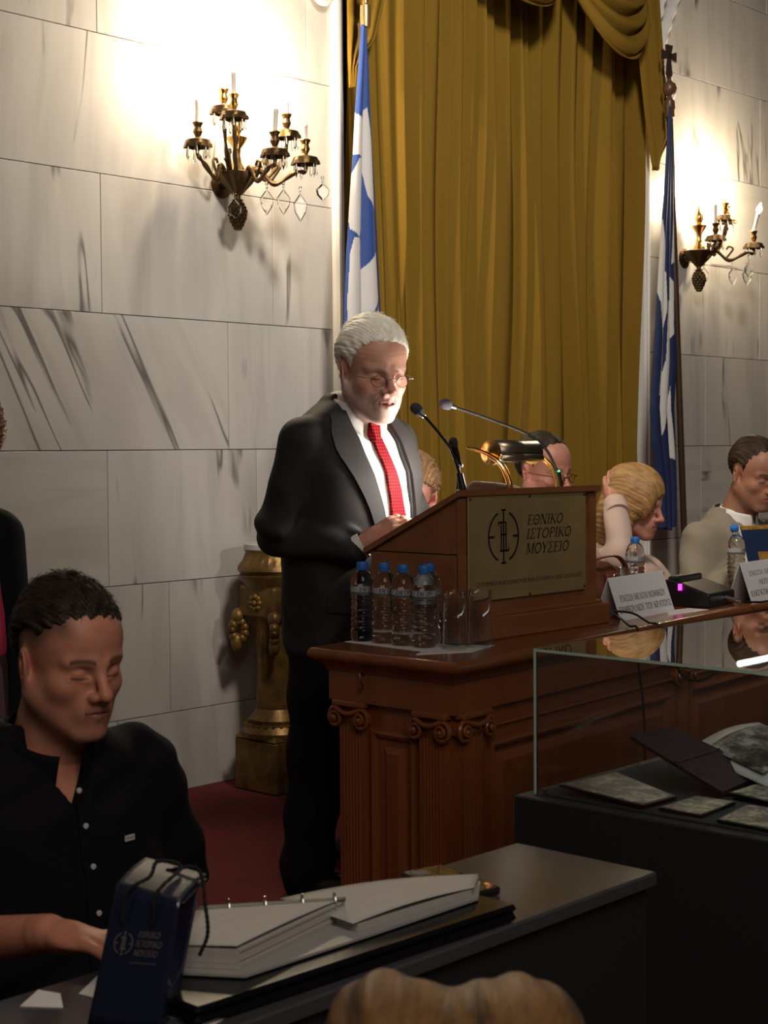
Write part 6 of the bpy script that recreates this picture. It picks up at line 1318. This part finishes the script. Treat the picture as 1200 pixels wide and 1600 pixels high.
def bobhair(P):
    x, y, z = P[:, 0], P[:, 1], P[:, 2]; ax = np.abs(x)
    d = ell(P, (0, -.018, .05), (.092, .112, .092))
    sd = ell(P, (.070, -.030, -.045), (.042, .072, .125)); sl = ell(P, (-.075, -.035, -.06), (.036, .062, .14)); bk = ell(P, (0, -.075, -.06), (.085, .055, .13))
    d = smin(d, np.minimum(sd, sl), .03); d = smin(d, bk, .03)
    d = smin(d, ell(P, (.055, .055, .015), (.03, .035, .06)), .03)
    face = ell(P, (-.012, .095, -.035), (.056, .075, .085)); d = smax(d, -face, .012); d = smax(d, -ell(P, (0, .05, -.13), (.07, .08, .07)), .012)
    ph = np.arctan2(x + .02, z + .25 * 0 + .12); d = d + .0009 * np.sin(ph * 44 + 2 * np.sin(y * 22)) + .0007 * np.sin(ph * 120 + 20 * y) + .002 * nz3(P, 32, 1.0)
    return d
hair_obj(tW, pW, MW, bobhair, (-.13, -.16, -.21), (.13, .14, .16), .0028, BLH)
collar(tW, (0, .005, .905), .058, -22, BLOUSE, .03, .07, .03, 24)
mb = MB(); mb.tube([(.140, .115, 1.055), (.112, .078, 1.092)], [.044, .041], 20); mb.build('cuff', BLOUSE, tW, True)
chair(4.80, 3.33, 184, 'dark wooden chair whose top rail shows beside the blonde woman')
# ---------------------------------------------------------------- man in the beige suit with a book
BEIGE = mat('beige_suit', (.25, .22, .17), .8, bump=((400, 400, 400), .15, .0008), sheen=.1)
p3 = dict(skin=(.40, .205, .135), mat=skin2, beard=(.24, .13, .09), beard_w=.2, scale=1.08, neck=(0, -.042, -.19), neck_r=.062, fat=.004, brow=(.04, .025, .018), brow_w=.9, hair_t=.006, line=[-.06, -.05, -.03, .02, .035, .03, -.005, .045, .062, .072, .08], strand=.001, scalp=(.08, .055, .04), hl=.085)
M3 = mlist((.0, .10, 1.182), rx=-17, rz=-14)
def scut(P, d):
    zz = P[:, 2]; cut = np.maximum(np.abs(P[:, 0]) - np.interp(zz, [.72, 1.05], [.01, .085]), .02 - P[:, 1]); return smax(d, -cut, .006)
t3, f3 = seated('jacket', 'smiling dark-haired man in a beige suit holding an open book at the right edge', (5.39, 3.16, 0), 176, p3, M3, BEIGE, SR(1.04, .035), [(.21, 0, .93), (-.21, 0, .93)], [(.305, .03, .70), (-.30, .05, .70)], hairmat('brown_hair', (.05, .03, .018), (.02, .012, .008)), wrists=[(.15, .19, .835), (-.15, .20, .83)], armr=.066, cut=scut, h=.0065,
    arms=(lambda P: np.minimum(hand_sdf(P, (.14, .21, .84), (-.25, .35, .35), (.9, .3, .2), 1, .5, 1.0), hand_sdf(P, (-.13, .22, .84), (.2, .35, .35), (-.9, .3, .2), -1, .5, 1.0)), (-.25, .12, .76), (.25, .38, 1.02), .0042))
sh3 = lambda P: torso_f(P, [(r[0], r[1], r[2], r[3] - .012, r[4] - .011) for r in SR(1.04, .035)])
sdf_obj('shirt', sh3, (-.26, -.2, .6), (.26, .2, 1.06), .008, SHIRT, t3)
j3 = lambda P: torso_f(P, SR(1.04, .035)) + .004 * nz3(P, 18, 3.0)
for s_ in (1, -1): on_surface('lapel', j3, [[(s_ * .085, .985), (s_ * .062, .90), (s_ * .012, .76)], [(s_ * .11, .99), (s_ * .10, .90), (s_ * .04, .76)], [(s_ * .135, .97), (s_ * .145, .91), (s_ * .05, .76)]], BEIGE, t3, off=.004, th=.012)
collar(t3, (0, .015, .995), .070, -16, SHIRT, .05, .045, .018, 9); collar(t3, (0, -.01, .985), .086, -28, BEIGE, .045, -.01, .014, 75, name='jacket_collar')
TG = mat('grey_striped_tie', (.35, .31, .31), .5); tie_pattern(TG, (.42, .38, .37), (.2, .16, .18), (70, .01, .01))
on_surface('tie', sh3, [[(.022, 1.0), (.014, .96), (.03, .75)], [(0, 1.0), (0, .96), (0, .75)], [(-.022, 1.0), (-.014, .96), (-.03, .75)]], TG, t3, off=.005, th=.008)
# the book he holds
bk = thing('open_book', 'open paperback with dark blue and yellow cover held up by the man in beige', 'book', (5.145, 2.90, .90), radians(-14))
NAVYC = mat('cover_navy', (.018, .035, .09), .4); YEL = mat('cover_yellow', (.50, .28, .03), .5, noise=((60, 60, 60), .7, (.25, .12, .04)))
Mb = Matrix.Rotation(radians(-18), 4, 'X')
mb = MB(); mb.box((-.075, -.003, -.10), (.075, .003, .10), M=Mb); mb.build('cover', NAVYC, bk)
mb = MB(); mb.box((-.075, .003, -.10), (.075, .014, .10), M=Mb @ Matrix.Translation((0, 0, .002))); mb.build('pages', PAPER, bk)
mb = MB(); mb.box((-.0752, -.0035, .085), (.0752, -.0029, .1002), M=Mb); mb.box((-.02, -.0035, -.10), (.06, -.0029, .0), M=Mb); mb.build('cover_print', YEL, bk)
mb = MB(); mb.box((-.002, -.003, -.10), (.13, .003, .10), M=Mb @ Matrix.Translation((.075, 0, 0)) @ Matrix.Rotation(radians(35), 4, 'Z')); mb.build('back_cover', YEL, bk)
# ---------------------------------------------------------------- woman in pink at the left edge
PINK = mat('pink_top', (.60, .045, .13), .6, bump=((10, 10, 10), .3, .02)); PLUM = mat('plum_skirt', (.06, .022, .028), .7)
pP = dict(skin=(.52, .28, .20), mat=skin_mat, scale=1.0, neck=(0, -.04, -.19), neck_r=.048, brow=(.12, .07, .04), hair_t=.018, line=[-.13, -.13, -.13, -.13, -.12, -.09, -.03, .04, .065, .08, .09], strand=.003)
pk = thing('person', 'standing woman in black jacket and pink top cut off by the left edge', 'person', (1.886, 3.141, 0), radians(133), sc=.965)
MP = mlist((-.07, .03, 1.345), rx=-6, rz=-20)
PR = [(.66, 0, 0, .20, .13), (.85, 0, 0, .165, .11), (1.02, 0, .01, .17, .125), (1.12, 0, 0, .18, .115), (1.20, 0, 0, .16, .09), (1.24, 0, -.01, .08, .065), (1.28, 0, -.01, .055, .055)]
def pj(P):
    d = torso_f(P, PR)
    for sd in (1, -1): d = smin(d, smin(cap(P, (sd * .155, 0, 1.14), (sd * .175, -.02, .88), .058, .048), cap(P, (sd * .175, -.02, .88), (sd * .18, .02, .66), .048, .042), .02), .02)
    cut = np.maximum(np.abs(P[:, 0]) - np.interp(P[:, 2], [.6, .9, 1.1, 1.2], [.18, .175, .15, .08]), .02 - P[:, 1]); d = smax(d, -cut, .006); return smax(d, -cap(P, (0, 0, 1.15), (0, .02, 1.5), .04, .08), .006)
sdf_obj('jacket', pj, (-.32, -.2, .55), (.32, .2, 1.3), .009, DARKB, pk)
sdf_obj('pink_top', lambda P: torso_f(P, [(r[0], r[1], r[2] + .004, r[3] + .004, r[4] - .004) for r in PR[1:-1]]) + .003 * np.sin(P[:, 0] * 60 + 10 * P[:, 2]), (-.22, -.18, .80), (.22, .18, 1.26), .009, PINK, pk)
sdf_obj('skirt', lambda P: torso_f(P, [(.30, 0, 0, .21, .17), (.60, 0, 0, .205, .15), (.88, 0, 0, .168, .12)]) + .004 * np.sin(P[:, 0] * 50), (-.26, -.22, .26), (.26, .22, .92), .012, PLUM, pk)
def plegs(P):
    d = None
    for sx in (-1, 1):
        e = chain(P, [(sx * .08, 0, .60, .06), (sx * .08, .0, .42, .048), (sx * .08, -.01, .28, .05), (sx * .08, 0, .07, .03)], .02); e = smin(e, ell(P, (sx * .08, .07, .03), (.035, .10, .03)), .03); d = e if d is None else np.minimum(d, e)
    for sx in (-1, 1): d = np.minimum(d, hand_sdf(P, (sx * .20, .06, .64), (0, .1, -1), (sx, 0, 0), -sx, .3, .9))
    return d
person_body(pk, pP, MP, [(plegs, (-.28, -.1, -.005), (.28, .2, .72), .007), (lambda P: torso_f(P, [(.5, 0, 0, .12, .08), (1.1, 0, 0, .12, .07), (1.2, 0, 0, .06, .05)]), (-.2, -.15, .45), (.2, .15, 1.25), .016)], .003)
hair_short(pk, pP, MP, BRH, .003)
# ---------------------------------------------------------------- blonde spectator in the foreground
pF = dict(skin=(.5, .27, .19), mat=skin_mat, scale=1.0, neck=(0, -.04, -.18), neck_r=.048, brow=(.2, .12, .07), strand=.003)
fg = thing('person', 'light brown-blonde head of a spectator at the bottom edge, seen from behind', 'person', (.862, .735, 0), radians(-48))
def bunhair(P):
    d = ell(P, (0, -.02, .035), (.094, .112, .098)); x = P[:, 0]
    d = smin(d, ell(P, (.045, -.02, .085), (.055, .095, .055)), .012); d = smin(d, ell(P, (-.05, -.02, .085), (.05, .095, .058)), .012)
    d = smin(d, ell(P, (0, -.07, -.07), (.08, .05, .12)), .03); d = smax(d, -ell(P, (0, .095, -.03), (.056, .07, .085)), .012)
    return d + .0016 * np.sin(np.arctan2(np.abs(x), P[:, 2]) * 30 + 2.5 * np.sin(P[:, 1] * 16) + 2 * nz3(P, 22))
MF = mlist((0, .0, .763), rx=-4)
GH = hairmat('golden_hair', (.20, .10, .03), (.055, .025, .007), (55, 7, 55))
hair_obj(fg, pF, MF, bunhair, (-.13, -.16, -.21), (.13, .14, .17), .004, GH)
sdf_obj('blouse', lambda P: smin(torso_f(P, SR(.64, -.02)), np.minimum(cap(P, (.16, 0, .54), (.20, .08, .34), .06, .05), cap(P, (-.16, 0, .54), (-.20, .08, .34), .06, .05)), .03), (-.3, -.2, .13), (.3, .2, .68), .012, DARKB, fg)
person_body(fg, pF, MF, [(lambda P: np.minimum(cap(P, (0, 0, .2), (0, 0, .6), .1, .06), legs_seated(P, 0, .25, .32, .08, .05)), (-.25, -.15, -.01), (.25, .5, .7), .012)], .004)
t = thing('stool', 'low dark seat of the foreground spectator, below the frame', 'stool', (.845, .735, 0))
mb = MB(); mb.lathe([(.15, .13), (.16, .14), (.16, .155), (.15, .165)], 24); mb.build('seat', BLACK, t)
for k in range(4): mb = MB(); mb.tube([(.12 * cos(k * pi / 2 + .7), .12 * sin(k * pi / 2 + .7), .14), (.13 * cos(k * pi / 2 + .7), .13 * sin(k * pi / 2 + .7), 0)], .012, 8); mb.build('leg', BLACK, t, True)
